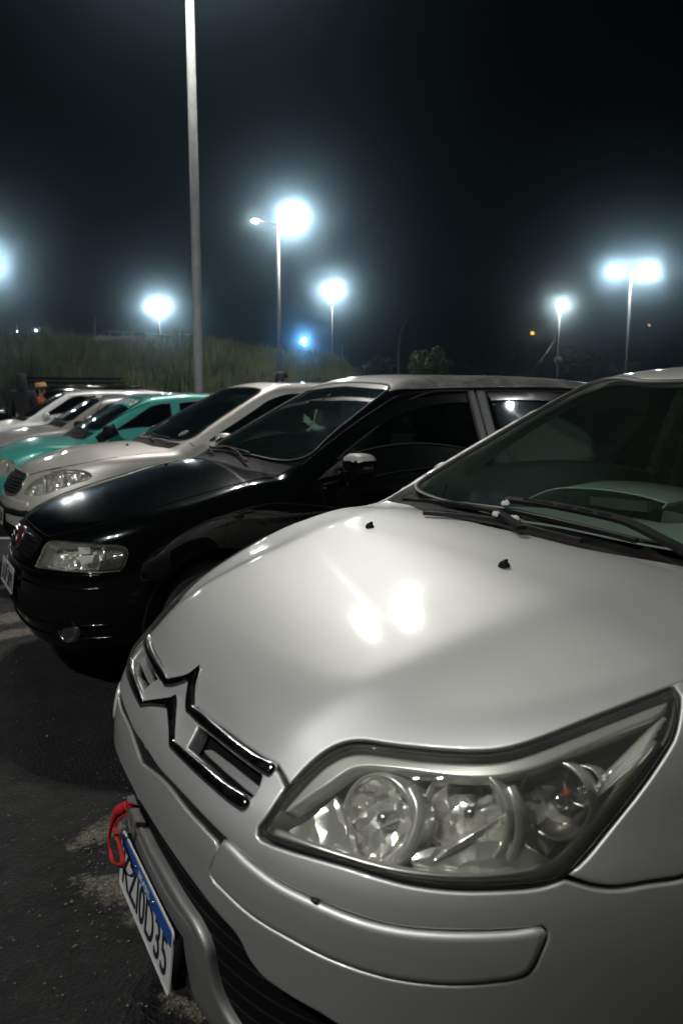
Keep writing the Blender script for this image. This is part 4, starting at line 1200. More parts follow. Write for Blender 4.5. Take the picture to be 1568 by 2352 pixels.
rg2 = C.outline([(2.62, -.565, 1.405), None, (3.28, -.55, 1.40), None, (3.31, -.57, 1.33), None, (2.63, -.58, 1.345), None], 4)
for o_ in (rg1, rg2):
    for sgn in (None, 'only'): panel(C, 'rain_guard', o_, GUARD, h=.02, off=.012, rim=((0, -.014), (0, -.002), (.003, 0)), mirror=sgn)
wetw = C.outline([(2.64, -.655, 1.10), None, (2.63, -.58, 1.34), None, (3.29, -.57, 1.33), None, (3.36, -.64, 1.11), None], 3)
panel(C, 'wet_pane', wetw, WET_GLASS, h=.02, off=.0005, rim=((0, -.001), (.003, 0)))
# mirrors with dusty caps
mp = C.local(at(830, 1072, 3.95))
mirror_body(C, (mp[0], mp[1], mp[2]), (.075, .105, .066), BLACK_PAINT, M('dusty_cap', (.30, .29, .28), .45))
tri = C.outline([(1.36, -.75, .955), None, (1.60, -.70, 1.10), None, (1.62, -.73, .985), None], 3)
for sgn in (None, 'only'): panel(C, 'mirror_sail', tri, MATT_PILLAR, h=.02, off=.004, rim=((0, -.006), (.004, 0)), mirror=sgn)
# wipers and scuttle
sc = C.outline([(1.10, 0, .992), None, (1.12, -.40, .985), (1.19, -.64, .975), None, (1.275, -.65, 1.02), None, (1.245, -.40, 1.03), (1.225, 0, 1.035), None], 4)
panel(C, 'scuttle', sc, BLACK_PLASTIC, h=.02, off=.003, rim=((0, -.004), (.003, 0)), mirror='add')
wiper_bar(C, [(1.15, -.35, 1.0), (1.17, -.22, 1.02), (1.24, 0, 1.04), (1.27, .22, 1.05)], [(1.26, -.16, 1.04), (1.27, .1, 1.05), (1.28, .46, 1.05)], .028)
wiper_bar(C, [(1.16, .20, 1.0), (1.20, .32, 1.02), (1.25, .48, 1.03)], [(1.27, .30, 1.05), (1.28, .45, 1.04), (1.30, .60, 1.04)], .026)
for y in (-.30, .30):
    p = C.surf(C.dom(np.array([[.92, y, .97]])))[0]
    b = MB(); b.lathe([(0, .010), (.006, .009), (.011, .003), (.012, -.003)], p, C.normal(p[None])[0], 12); b.build('washer_jet', BLACK_PLASTIC, C.root)
# a pair of white gloves hung from the inside mirror
b = MB(); b.box((1.80, .03, 1.315), (.03, .22, .06), Matrix.Rotation(R(-15), 4, 'Y'), .012); b.tube([(1.82, .03, 1.34), (1.88, .03, 1.375)], .01, 6); b.build('rear_view_mirror', BLACK_PLASTIC, C.root)
GLOVE = M('pale_cloth', (.62, .66, .55), .8)
gl = MB()
gl.tube([(1.775, .02, 1.29), (1.76, .02, 1.24), (1.755, .025, 1.19)], .006, 6)
def mitt(pts, rad): gl.tube(spline(pts, 5), np.interp(np.linspace(0, 1, (len(pts) - 1) * 5 + 1), np.linspace(0, 1, len(rad)), rad), 8, flat=(1, .6))
mitt([(1.755, .02, 1.215), (1.75, .055, 1.20), (1.745, .10, 1.235)], [.012, .026, .022])
mitt([(1.755, .02, 1.20), (1.75, -.03, 1.175), (1.745, -.10, 1.175)], [.014, .032, .026])
mitt([(1.755, .02, 1.20), (1.75, .04, 1.17), (1.745, .075, 1.16)], [.014, .024, .018])
for dy in (.0, .014, .028): mitt([(1.742, .088 + dy * .6, 1.235 - dy), (1.738, .115 + dy * .5, 1.255 - dy * 1.3)], [.008, .006])
go = gl.build('hanging_gloves', GLOVE, None, label='pair of pale cloth gloves hanging inside the black wagon windshield', cat='gloves')
go.matrix_world = C.root.matrix_world; go.location = C.root.location; go.rotation_euler = C.root.rotation_euler
an = MB(); an.tube([(3.05, 0, 1.49), (2.86, .0, 1.58), (2.65, .0, 1.68)], [.003, .002, .0015], 5); an.lathe([(.018, 0), (.012, .02), (0, .025)], (3.05, 0, 1.485), (0, 0, 1), 10); an.build('antenna', RUBBER, C.root)

# ------------------------------------------------------------------ warm silver sedan
C = BEIGE
C.root['label'] = 'warm silver sedan with clear swept headlights and chipped hood beyond the black wagon'
z2_ = lambda a, b_: (.2604 * a, 816.7 + .2604 * b_)
clamp_ = C.outline([z2_(*q) for q in ((212, 1225), (225, 1190), (260, 1140), (330, 1090), (420, 1050), (510, 1015), (620, 1003), (720, 1010), (790, 1035), (812, 1065), (802, 1085), (700, 1118), (600, 1152), (480, 1192), (400, 1225), (300, 1235), (235, 1235))], 4)
build_car(C, BEIGE_PAINT, 4.4, .85, .02, dict(xB=2.45, gap=.10, xR=3.45, zlo=.05, slant=.14, rear_slant=.30), BEIGE_GLASS, TINT, True, (.9, 3.4), clamp_, dash_z=.94)
simple_lamp(C, clamp_, BEZEL, .06, .016,
    bulbs=[(C.surf(C.dom(np.array([[.24, -.53, .70]])))[0] + np.array([.03, .01, 0]), .060), (C.surf(C.dom(np.array([[.36, -.64, .74]])))[0] + np.array([.03, .02, 0]), .055), (C.surf(C.dom(np.array([[.17, -.50, .665]])))[0] + np.array([.025, .01, 0]), .03), (C.surf(C.dom(np.array([[.47, -.72, .77]])))[0] + np.array([.03, .03, 0]), .035)],
    ribs=[((.30, -.56, .80 - .02 * i), (.52, -.72, .80 - .016 * i)) for i in range(4)], facets=[(66, 1130), (78, 1112), (98, 1100), (130, 1086), (165, 1083), (196, 1086), (206, 1094), (180, 1105), (150, 1116), (110, 1130), (84, 1135)])
gr = C.outline([(.150, 0, .765), None, (.150, -.17, .764), (.158, -.335, .757), None, (.134, -.362, .719), (.109, -.375, .668), (.079, -.335, .628), (.046, -.19, .606), (.04, 0, .602), None], 4)
go_ = panel(C, 'grille', gr, DARK_BEZEL, h=.016, off=.001, rim=((0, -.004), (.004, 0)), mirror='add')
for z_ in (.63, .655, .68, .705, .73): tube_on(C, 'grille_bar', [(.10, -.33 - .3 * (z_ - .68), z_), (.07, -.17, z_), (.06, 0, z_), (.07, .17, z_), (.10, .33 + .3 * (z_ - .68), z_)], .006, BLACK_PLASTIC, .008, parent=go_)
tube_on(C, 'grille_chrome', [(.158, -.345, .762), (.150, -.17, .769), (.150, 0, .77), (.15, .17, .769), (.158, .345, .762)], .010, CHROME, .004, parent=go_)
tube_on(C, 'grille_edge', [(.158, -.345, .760), (.134, -.372, .719), (.109, -.385, .668), (.079, -.345, .622), (.046, -.19, .600), (.04, 0, .596)], .006, CHROME, .003, parent=go_)
tube_on(C, 'hood_seam', [(.165, -.36, .765), (.25, -.47, .80), (.36, -.585, .835)], .0035, VOID, 0, both=True)
tube_on(C, 'hood_seam', [(.36, -.585, .835), (.55, -.655, .86), (.8, -.70, .90), (1.05, -.715, .945), (1.18, -.70, .96)], .0022, VOID, -.0008, both=True)
tube_on(C, 'bumper_strip', [(.33, -.70, .50), (.17, -.55, .495), (.06, -.33, .49), (.02, 0, .49), (.06, .33, .49), (.17, .55, .495), (.33, .70, .50)], .016, BLACK_PLASTIC, .006, flat=(.6, 1.5))
bm_ = C.outline([(.02, 0, .585), None, (.07, -.33, .585), (.17, -.52, .575), None, (.16, -.52, .515), (.05, -.31, .515), (.012, 0, .515), None], 3)
panel(C, 'bumper_bulge', bm_, BEIGE_PAINT, h=.02, off=.006, rim=((0, -.01), (0, -.002), (.006, .002), (.016, .003)), mirror='add')
ai = C.outline([(.01, 0, .40), None, (.06, -.33, .39), (.13, -.5, .36), None, (.13, -.48, .26), (.04, 0, .25), None], 3)
panel(C, 'air_intake', ai, VOID, h=.03, off=.002, rim=((0, -.003), (.004, 0)), mirror='add')
plate(C, (-.014, 0, .43), R(6), None, PLATE_GREY, None, 'EMK 2705', PLATE_INK, None)
mirror_body(C, (1.56, -.93, 1.02), (.07, .10, .06), BEIGE_PAINT)
sc = C.outline([(1.09, 0, .966), None, (1.11, -.40, .962), (1.18, -.63, .955), None, (1.28, -.66, .99), None, (1.235, -.40, 1.0), (1.21, 0, 1.003), None], 4)
panel(C, 'scuttle', sc, BLACK_PLASTIC, h=.02, off=.003, rim=((0, -.004), (.003, 0)), mirror='add')
wiper_bar(C, [(1.14, -.30, .98), (1.18, -.1, 1.0), (1.24, .2, 1.02)], [(1.25, -.45, 1.02), (1.25, -.1, 1.02), (1.27, .35, 1.02)], .022)
tube_on(C, 'pillar_seam', [(1.33, -.72, 1.0), (1.36, -.755, .97)], .003, VOID, 0)
for y in (-.28, .28):
    p = C.surf(C.dom(np.array([[.98, y, .955]])))[0]
    b = MB(); b.lathe([(0, .012), (.007, .010), (.013, .003), (.014, -.003)], p, C.normal(p[None])[0], 12); b.build('washer_jet', BLACK_PLASTIC, C.root)
# paint chips over the headlight: small dark bare patches with ragged outlines
ch = [z2_(*q) for q in ((605, 973), (618, 972), (632, 970), (645, 968), (655, 965), (668, 962), (570, 986), (515, 995), (495, 998), (485, 1002), (535, 992), (640, 972), (660, 966))]
rc = random.Random(3)
for px, py in ch:
    w_, h_ = rc.uniform(1.2, 2.6), rc.uniform(.5, 1.1)
    oc = C.outline([(px + math.cos(a) * w_ * rc.uniform(.5, 1.2), py + math.sin(a) * h_ * rc.uniform(.5, 1.2)) for a in np.linspace(0, 2 * math.pi, 8, endpoint=False)], 2)
    panel(C, 'paint_chip', oc, VOID, h=.004, off=.0012, rim=((0, 0), (.0006, 0)), hb=.002)
# small badge sticker low in the windshield corner
st_ = [(.2404 * 0, 0)]
q9 = lambda a, b_: ((460 + a * .1148) / 1.2245, (1180 + b_ * .1148) / 1.2245)
STK = M('pale_sticker', (.45, .48, .42), .6)
b = MB()
for ln in ([(375, 390), (430, 340), (500, 300), (560, 283), (615, 285)], [(375, 390), (430, 398), (470, 370), (480, 345), (440, 345)], [(480, 345), (520, 350), (535, 300), (560, 285)], [(535, 340), (580, 305), (612, 288)]):
    p, hh = C.trace([q9(*q) for q in ln]); b.tube(p + C.normal(p) * .002, .0035, 5)
b.build('sticker', STK, C.root)

# ------------------------------------------------------------------ teal hatchback
C = TEAL
C.root['label'] = 'teal hatchback with a lettered sun strip and tall whip antenna'
tl = C.outline([(.17, -.44, .60), (.20, -.50, .70), (.28, -.60, .72), (.36, -.70, .68), (.36, -.71, .58), (.25, -.62, .54), (.18, -.52, .54)], 4)
build_car(C, TEAL_PAINT, 3.75, .82, .024, dict(xB=2.02, gap=.11, xR=3.0, zlo=.05, slant=.15, rear_slant=.25), BEIGE_GLASS, TINT, True, (.75, 3.1), tl, dash_z=.92)
simple_lamp(C, tl, BEZEL, .06, .02, bulbs=[((.27, -.58, .63), .055)])
# sun strip with lettering
P = C.P
def wsp(z, y): return (P['wx'] + P['wc'] * y * y + (z - P['zb']) * P['wt'] + P['wb'] * (z - P['zb']) * (P['zt'] - z), -y, z)
zt_ = P['zt'] - .03
ss = C.outline([wsp(zt_ + .01, 0), None, wsp(zt_ + .006, .25), wsp(zt_ - .012, .50), None, wsp(zt_ - .12, .535), None, wsp(zt_ - .085, .25), wsp(zt_ - .075, 0), None], 5)
panel(C, 'sun_strip', ss, M('teal_film', (.04, .36, .33), .35, coat=.6), h=.012, off=.002, rim=((0, -.002), (.002, 0)), mirror='add')
def text_on(c, txt, y0, y1, zf, hgt, mat, name):
    me = curve_mesh_text(txt, 1.0, .0)
    co = np.array([tuple(v.co) for v in me.vertices]); lo, hi = co.min(0), co.max(0)
    u = (co - lo) / np.maximum(hi - lo, 1e-6)
    pts = np.array([wsp(zf(abs(y0 + (y1 - y0) * a)) + hgt * (b_ - .5), y0 + (y1 - y0) * a) for a, b_, _ in u])
    p = c.surf(c.dom(pts)); p = p + c.normal(p) * .0045
    for v, q in zip(me.vertices, p): v.co = q
    return link(name, me, mat, c.root, False)
text_on(C, 'CENTRO', -.36, .30, lambda y: zt_ - .040 - .05 * y * y * 1.4, .050, M('strip_letters', (.75, .76, .74), .5), 'strip_letters')
od = C.outline([tuple(wsp(zt_ - .058 + .026 * math.sin(a), .41 + .065 * math.cos(a))) for a in np.linspace(0, 2 * math.pi, 14, endpoint=False)], 2)
panel(C, 'strip_emblem', od, M('emblem_white', (.75, .74, .72), .5), h=.008, off=.004, rim=((0, -.001), (.001, 0)))
od = C.outline([tuple(wsp(zt_ - .058 + .013 * math.sin(a), .41 + .038 * math.cos(a))) for a in np.linspace(0, 2 * math.pi, 12, endpoint=False)], 2)
panel(C, 'strip_emblem_red', od, M('emblem_red', (.45, .03, .03), .5), h=.008, off=.0055, rim=((0, -.001), (.001, 0)))
mirror_body(C, (1.30, -.86, .99), (.075, .10, .062), BLACK_PLASTIC)
tri = C.outline([(1.16, -.72, .93), None, (1.36, -.69, 1.08), None, (1.42, -.73, .955), None, (1.20, -.77, .85), None], 3)
for sgn in (None, 'only'): panel(C, 'mirror_sail', tri, BLACK_PLASTIC, h=.02, off=.006, rim=((0, -.008), (.004, 0)), mirror=sgn)
pb = EYE + ray(197, 1002) * 9.2; pt = EYE + ray(240, 912) * 9.5
ab, at_ = C.local(at(195, 1003, 9.02)), C.local(at(240, 909, 9.05))
an = MB(); an.tube([ab, .5 * (ab + at_) + np.array([.004, 0, 0]), at_], [.006, .0045, .003], 6); an.build('antenna', RUBBER, C.root)
sc = C.outline([(.97, 0, .905), None, (.99, -.40, .90), (1.06, -.62, .895), None, (1.17, -.66, .965), None, (1.13, -.40, .985), (1.10, 0, .99), None], 4)
panel(C, 'scuttle', sc, BLACK_PLASTIC, h=.025, off=.003, rim=((0, -.004), (.003, 0)), mirror='add')
wiper_bar(C, [(1.03, -.25, .93), (1.08, -.05, .96), (1.14, .25, .99)], [(1.15, -.3, .99), (1.15, 0, .99), (1.18, .4, .99)], .025)
tube_on(C, 'door_trim', [(1.20, -.68, 1.0), (1.24, -.665, 1.07), (1.33, -.66, 1.12), (1.62, -.62, 1.24), (1.8, -.60, 1.31)], .004, VOID, .001)
tube_on(C, 'door_seam', [(1.2, -.77, .86), (1.2, -.81, .7), (1.2, -.82, .3)], .0035, VOID, 0, both=True)
tg = C.outline([(.03, 0, .47), None, (.07, -.35, .46), None, (.07, -.33, .36), (.02, 0, .35), None], 3)
panel(C, 'air_intake', tg, VOID, h=.03, off=.002, rim=((0, -.003), (.004, 0)), mirror='add')
plate(C, (-.014, 0, .42), R(6), None, PLATE_GREY, None, 'CZB 4186', PLATE_INK, None)

# ------------------------------------------------------------------ grey sedan and white hatchback
C = GREY
C.root['label'] = 'grey sedan half hidden between the teal hatchback and the white hatchback'
build_car(C, GREY_PAINT, 4.2, .82, .03, dict(xB=2.45, gap=.11, xR=3.3, zlo=.05, slant=.14, rear_slant=.3), TINT, TINT, False, (.85, 3.3), None)
mirror_body(C, (1.5, -.90, 1.02), (.07, .09, .06), GREY_PAINT)
sc = C.outline([(1.06, 0, .94), None, (1.10, -.40, .94), (1.17, -.62, .93), None, (1.25, -.65, .98), None, (1.21, -.40, 1.0), (1.18, 0, 1.0), None], 4)
panel(C, 'scuttle', sc, BLACK_PLASTIC, h=.03, off=.003, rim=((0, -.004), (.003, 0)), mirror='add')
wiper_bar(C, [(1.10, -.25, .95), (1.16, -.05, .99), (1.24, .25, 1.02)], [(1.22, -.35, 1.02), (1.22, 0, 1.02), (1.25, .4, 1.02)], .03)
C = WHITE
C.root['label'] = 'white hatchback standing in front of the dark roof-racked vehicle'
build_car(C, WHITE_PAINT, 4.1, .82, .03, dict(xB=2.2, gap=.11, xR=3.4, zlo=.05, slant=.14, rear_slant=.2), TINT, TINT, False, (.8, 3.3), None)
mirror_body(C, (1.35, -.90, 1.02), (.07, .09, .06), WHITE_PAINT)
sc = C.outline([(.90, 0, .95), None, (.93, -.40, .95), (1.0, -.62, .94), None, (1.08, -.65, .99), None, (1.04, -.40, 1.0), (1.02, 0, 1.0), None], 4)
panel(C, 'scuttle', sc, BLACK_PLASTIC, h=.03, off=.003, rim=((0, -.004), (.003, 0)), mirror='add')
wiper_bar(C, [(.95, -.25, .96), (1.0, -.05, .99), (1.08, .25, 1.02)], [(1.06, -.35, 1.02), (1.06, 0, 1.02), (1.09, .4, 1.02)], .03)
tube_on(C, 'roof_ditch', [(1.75, -.59, 1.36), (2.1, -.585, 1.40), (2.7, -.58, 1.41), (3.5, -.54, 1.38)], .007, RUBBER, .001, both=True)
# shut lines, handles and mirrors of the silver hatchback's flanks
C = hero
tube_on(C, 'door_seam', [(1.30, -.74, 1.03), (1.30, -.87, .85), (1.31, -.885, .62), (1.34, -.87, .30)], .0032, VOID, 0, both=True)
tube_on(C, 'door_seam', [(2.32, -.76, 1.04), (2.32, -.87, .85), (2.31, -.885, .6), (2.30, -.87, .30)], .0032, VOID, 0, both=True)
for y in (-1, 1):
    for x in (2.12, 3.05):
        p = C.surf(C.dom(np.array([[x, -.88, .88]])))[0] * np.array([1, -y, 1])
        b = MB(); b.tube([p + np.array([-.10, y * .004, 0]), p + np.array([-.06, y * .034, .004]), p + np.array([.06, y * .036, .006]), p + np.array([.10, y * .004, .004])], .013, 8); b.build('door_handle', SILVER, C.root)
mirror_body(C, (1.48, -.97, 1.06), (.075, .10, .065), SILVER)
# ------------------------------------------------------------------ the lot: ground, bank, lamps, trees, people
def ground_at(px, py):
    d = ray(px, py); return EYE + d * (-EYE[2] / d[2])

def asphalt(name, sand):
    m = M(name, (.02, .02, .02), .75)
    k = NT(m)
    co = 'Object'
    n1 = k.noise(1.1, 6, .6); n2 = k.noise(9.0, 6, .65); n3 = k.noise(160.0, 3, .6)
    vo = k.n('ShaderNodeTexVoronoi', Scale=95.0); k.l(k.tc.outputs[co], vo.inputs['Vector'])
    basec = k.ramp(n1, [(.32, (.0035, .0035, .0035)), (.68, (.011, .0107, .010))])
    chips = k.ramp(vo.outputs['Color'], [(.80, (0, 0, 0)), (.90, (.30, .30, .30)), (.97, (1, 1, 1))])
    c2 = k.mix(chips, basec, (.065, .062, .056))
    grit = k.ramp(n3, [(.45, (.55, .55, .55)), (.7, (1.5, 1.5, 1.5))])
    mm = k.n('ShaderNodeMix'); mm.data_type = 'RGBA'; mm.blend_type = 'MULTIPLY'; mm.inputs[0].default_value = 1
    k.l(c2, mm.inputs[6]); k.l(grit, mm.inputs[7])
    dirt = k.ramp(n2, [(.60, (0, 0, 0)), (.78, (.5, .5, .5))])
    col = k.mix(dirt, mm.outputs[2], (.018, .0165, .014))
    ad = k.n('ShaderNodeMath', operation='ADD'); k.l(vo.outputs['Distance'], ad.inputs[0]); k.l(n3, ad.inputs[1])
    if sand:
        at_ = k.n('ShaderNodeAttribute'); at_.attribute_name = 'sand'
        f1 = k.noise(34, 9, .72, dist=.6); f2 = k.noise(150, 5, .65); f3 = k.noise(11, 5, .6)
        sc_ = k.ramp(f2, [(.3, (.025, .023, .019)), (.5, (.13, .115, .085)), (.68, (.34, .30, .23))])
        a1 = k.n('ShaderNodeMath', operation='MULTIPLY_ADD'); k.l(f3, a1.inputs[0]); a1.inputs[1].default_value = .8; k.l(f1, a1.inputs[2])
        a2 = k.n('ShaderNodeMath', operation='MULTIPLY_ADD'); k.l(at_.outputs['Fac'], a2.inputs[0]); a2.inputs[1].default_value = .62; k.l(a1.outputs[0], a2.inputs[2])
        fac = k.ramp(a2.outputs[0], [(.0, (0, 0, 0)), (.98, (0, 0, 0)), (1.0, (0, 0, 0))])
        mr = k.n('ShaderNodeMapRange'); k.l(a2.outputs[0], mr.inputs[0]); mr.inputs[1].default_value = 1.18; mr.inputs[2].default_value = 1.42
        col = k.mix(mr.outputs[0], col, sc_)
        a3 = k.n('ShaderNodeMath', operation='MULTIPLY_ADD'); k.l(f1, a3.inputs[0]); a3.inputs[1].default_value = 2.2; k.l(ad.outputs[0], a3.inputs[2]); ad = a3
    # thin wandering cracks
    wv = k.n('ShaderNodeTexVoronoi', Scale=1.15); wv.feature = 'DISTANCE_TO_EDGE'
    wn = k.n('ShaderNodeTexNoise', Scale=3.5, Detail=6.0); k.l(k.tc.outputs[co], wn.inputs['Vector'])
    va = k.n('ShaderNodeMix'); va.data_type = 'RGBA'; va.inputs[0].default_value = .16; k.l(k.tc.outputs[co], va.inputs[6]); k.l(wn.outputs['Color'], va.inputs[7]); k.l(va.outputs[2], wv.inputs['Vector'])
    ck = k.ramp(wv.outputs['Distance'], [(.0, (1, 1, 1)), (.005, (.8, .8, .8)), (.012, (0, 0, 0))])
    if not sand: col = k.mix(ck, col, (.002, .002, .002))
    k.l(col, k.b.inputs['Base Color'])
    k.l(k.ramp(n2, [(.3, (.55,) * 3), (.7, (.85,) * 3)]), k.b.inputs['Roughness'])
    k.l(k.bump(ad.outputs[0], .9, .006), k.b.inputs['Normal'])
    k.b.inputs['Specular IOR Level'].default_value = .35
    return m
ASPH = asphalt('asphalt', False)
SANDY = asphalt('crumbled_asphalt', True)
g = MB()
xs = [-700, -60, -6] + list(np.linspace(-3, 6, 40)) + [12, 60, 700]; ys = [-700, -60, -4] + list(np.linspace(-2, 8, 44)) + [20, 60, 160, 1200]
v = [(x, y, 0) for y in ys for x in xs]
nx = len(xs)
g.add(v, [(j * nx + i, j * nx + i + 1, (j + 1) * nx + i + 1, (j + 1) * nx + i) for j in range(len(ys) - 1) for i in range(nx - 1)])
g.build('ground', ASPH, None, kind='structure')

def rubble(cx, cy, rx, ry, rot, seed, hgt=.004, name='broken_asphalt'):
    r_ = random.Random(seed); n, m = 72, 26
    ph = [r_.uniform(0, 6.28) for _ in range(6)]
    def rad(a): return 1.25 + .20 * math.sin(2 * a + ph[0]) + .16 * math.sin(3 * a + ph[1]) + .10 * math.sin(5 * a + ph[2])
    v = [(cx, cy, hgt + .0008)]; f = []; w = [1.0]
    for j in range(1, m + 1):
        for i in range(n):
            a = 2 * math.pi * i / n; t = j / m * rad(a)
            x, y = rx * t * math.cos(a), ry * t * math.sin(a)
            z = hgt * (1 - (j / m) ** 2) * (.6 + .5 * r_.random()) + .0008
            v.append((cx + x * math.cos(rot) - y * math.sin(rot), cy + x * math.sin(rot) + y * math.cos(rot), z)); w.append(1 - (j / m) ** 1.5)
    f += [(0, 1 + i, 1 + (i + 1) % n) for i in range(n)]
    for j in range(m - 1):
        for i in range(n): f.append((1 + j * n + i, 1 + (j + 1) * n + i, 1 + (j + 1) * n + (i + 1) % n, 1 + j * n + (i + 1) % n))
    me = mesh(name, v, f)
    at_ = me.attributes.new('sand', 'FLOAT', 'POINT'); at_.data.foreach_set('value', np.array(w, dtype=np.float32))
    link(name, me, SANDY, None, True, kind='structure')
for px, py, rx, ry, ro, sd in ((240, 1905, .13, .085, .5, 1), (275, 2035, .16, .09, -.6, 2), (95, 1445, .62, .16, .2, 3), (15, 1420, .5, .22, .1, 4), (40, 1345, .45, .08, .15, 5), (340, 2110, .10, .06, -.3, 6), (480, 2330, .14, .05, -.8, 8)):
    q = ground_at(px, py); rubble(q[0], q[1], rx, ry, ro, sd)
# loose stones
STONE = M('pale_stone', (.18, .17, .145), .9)
sv, sf = [], []
rs = random.Random(11)
for i in range(420):
    px, py = rs.uniform(0, 520), rs.uniform(1350, 2352)
    if rs.random() < .45: px, py = rs.gauss(245, 50), rs.gauss(1985, 85)
    q = ground_at(px, py); s_ = rs.uniform(.0012, .0042) * (1.6 if rs.random() < .12 else 1)
    k0 = len(sv)
    for d in ((1, 0, 0), (-1, 0, 0), (0, 1, 0), (0, -1, 0), (0, 0, 1), (0, 0, -.4)): sv.append((q[0] + d[0] * s_ * rs.uniform(.7, 1.4), q[1] + d[1] * s_ * rs.uniform(.7, 1.4), .005 + s_ * .4 + d[2] * s_ * rs.uniform(.6, 1.1)))
    for t in ((0, 2, 4), (2, 1, 4), (1, 3, 4), (3, 0, 4), (2, 0, 5), (1, 2, 5), (3, 1, 5), (0, 3, 5)): sf.append(tuple(k0 + u for u in t))
b = MB(); b.add(sv, sf); b.build('gravel', STONE, None, smooth=False, kind='stuff')
# faded white bay line in front of the far cars
b = MB(); q0, q1 = ground_at(-160, 1238), ground_at(38, 1238)
dr = (q1 - q0) / np.linalg.norm(q1 - q0); nn = np.array([-dr[1], dr[0], 0]) * .06
b.add([q0 - nn, q1 - nn, q1 + nn, q0 + nn], [(0, 1, 2, 3)]); 
for i in range(4): b.v[i] = (b.v[i][0], b.v[i][1], .009)
b.build('bay_line', M('worn_line_paint', (.30, .30, .28), .8), None, kind='structure')

# grassy bank with an upper lot on top
CREST = [(-1500, 765), (-700, 772), (0, 784), (110, 785), (220, 790), (340, 793), (450, 796), (560, 803), (640, 815), (700, 829), (760, 848), (800, 866), (835, 890), (870, 908)]
cp = spline(CREST, 6)
rows = []
for px, py in cp:
    cr = at(px, py, 55.0); cr[2] = max(cr[2], 0.0)
    ft = at(px, 905, 44.0); ft[2] = 0
    bk = cr + (cr - ft) * np.array([9, 9, 0]); bk[2] = cr[2] * .98
    rw = []
    for t in np.linspace(0, 1, 9):
        q = ft + (cr - ft) * t; q[2] = cr[2] * (t * t * (3 - 2 * t)) ** .8 ; rw.append(q)
    rw += [cr + (bk - cr) * t for t in (.05, .2, .5, 1.0)]
    rows.append(rw)
SOIL = M('bank_soil', (.028, .030, .016), .95); k = NT(SOIL)
k.l(k.ramp(k.noise(.8, 8, .7), [(.3, (.010, .012, .006)), (.6, (.036, .040, .018)), (.8, (.06, .055, .028))]), k.b.inputs['Base Color'])
b = MB(); m_ = len(rows[0]); b.add([q for r_ in rows for q in r_], [(i * m_ + j, (i + 1) * m_ + j, (i + 1) * m_ + j + 1, i * m_ + j + 1) for i in range(len(rows) - 1) for j in range(m_ - 1)])
b.build('terrain', SOIL, None, kind='structure')
GRASS = M('tall_grass', (.07, .09, .025), .85); k = NT(GRASS)
k.l(k.ramp(k.noise(.55, 6, .7), [(.28, (.018, .028, .010)), (.46, (.10, .125, .042)), (.60, (.21, .235, .080)), (.75, (.31, .27, .115))]), k.b.inputs['Base Color'])
gv, gf = [], []
R_ = np.array(rows)
i_lo = next(i for i, (px, _) in enumerate(cp) if px > -160)
N = 26000
ii = rng.uniform(i_lo, len(rows) - 1.001, N); jj = rng.uniform(0, 9.2, N)
clump = rng.normal(0, 1, (60, 2))
for a_, c_ in zip(ii, jj):
    i, j = int(a_), int(min(c_, 8.9)); fa, fc = a_ - i, min(c_, 8.9) - j
    q = (R_[i, j] * (1 - fa) + R_[i + 1, j] * fa) * (1 - fc) + (R_[i, j + 1] * (1 - fa) + R_[i + 1, j + 1] * fa) * fc
    tall = .55 + .45 * math.sin(q[0] * .9 + 1.3 * math.sin(q[1] * .5)) * math.sin(q[1] * .8 + q[0] * .35)
    h_ = rng.uniform(.45, 1.0) * (.75 + .85 * max(tall, 0)); w_ = rng.uniform(.016, .04)
    if c_ > 6.8: h_ *= .38
    a = rng.uniform(0, 6.28); lean = rng.uniform(.05, .45) * h_; la = rng.uniform(0, 6.28)
    d = np.array([math.cos(a), math.sin(a), 0]) * w_
    m1 = q + np.array([math.cos(la) * lean * .35, math.sin(la) * lean * .35, h_ * .6]); tp = q + np.array([math.cos(la) * lean, math.sin(la) * lean, h_])
    k0 = len(gv); gv += [q - d, q + d, m1 + d * .8, m1 - d * .8, tp]; gf += [(k0, k0 + 1, k0 + 2, k0 + 3), (k0 + 3, k0 + 2, k0 + 4)]
link('grass', mesh('grass', gv, gf), GRASS, None, False, kind='stuff')

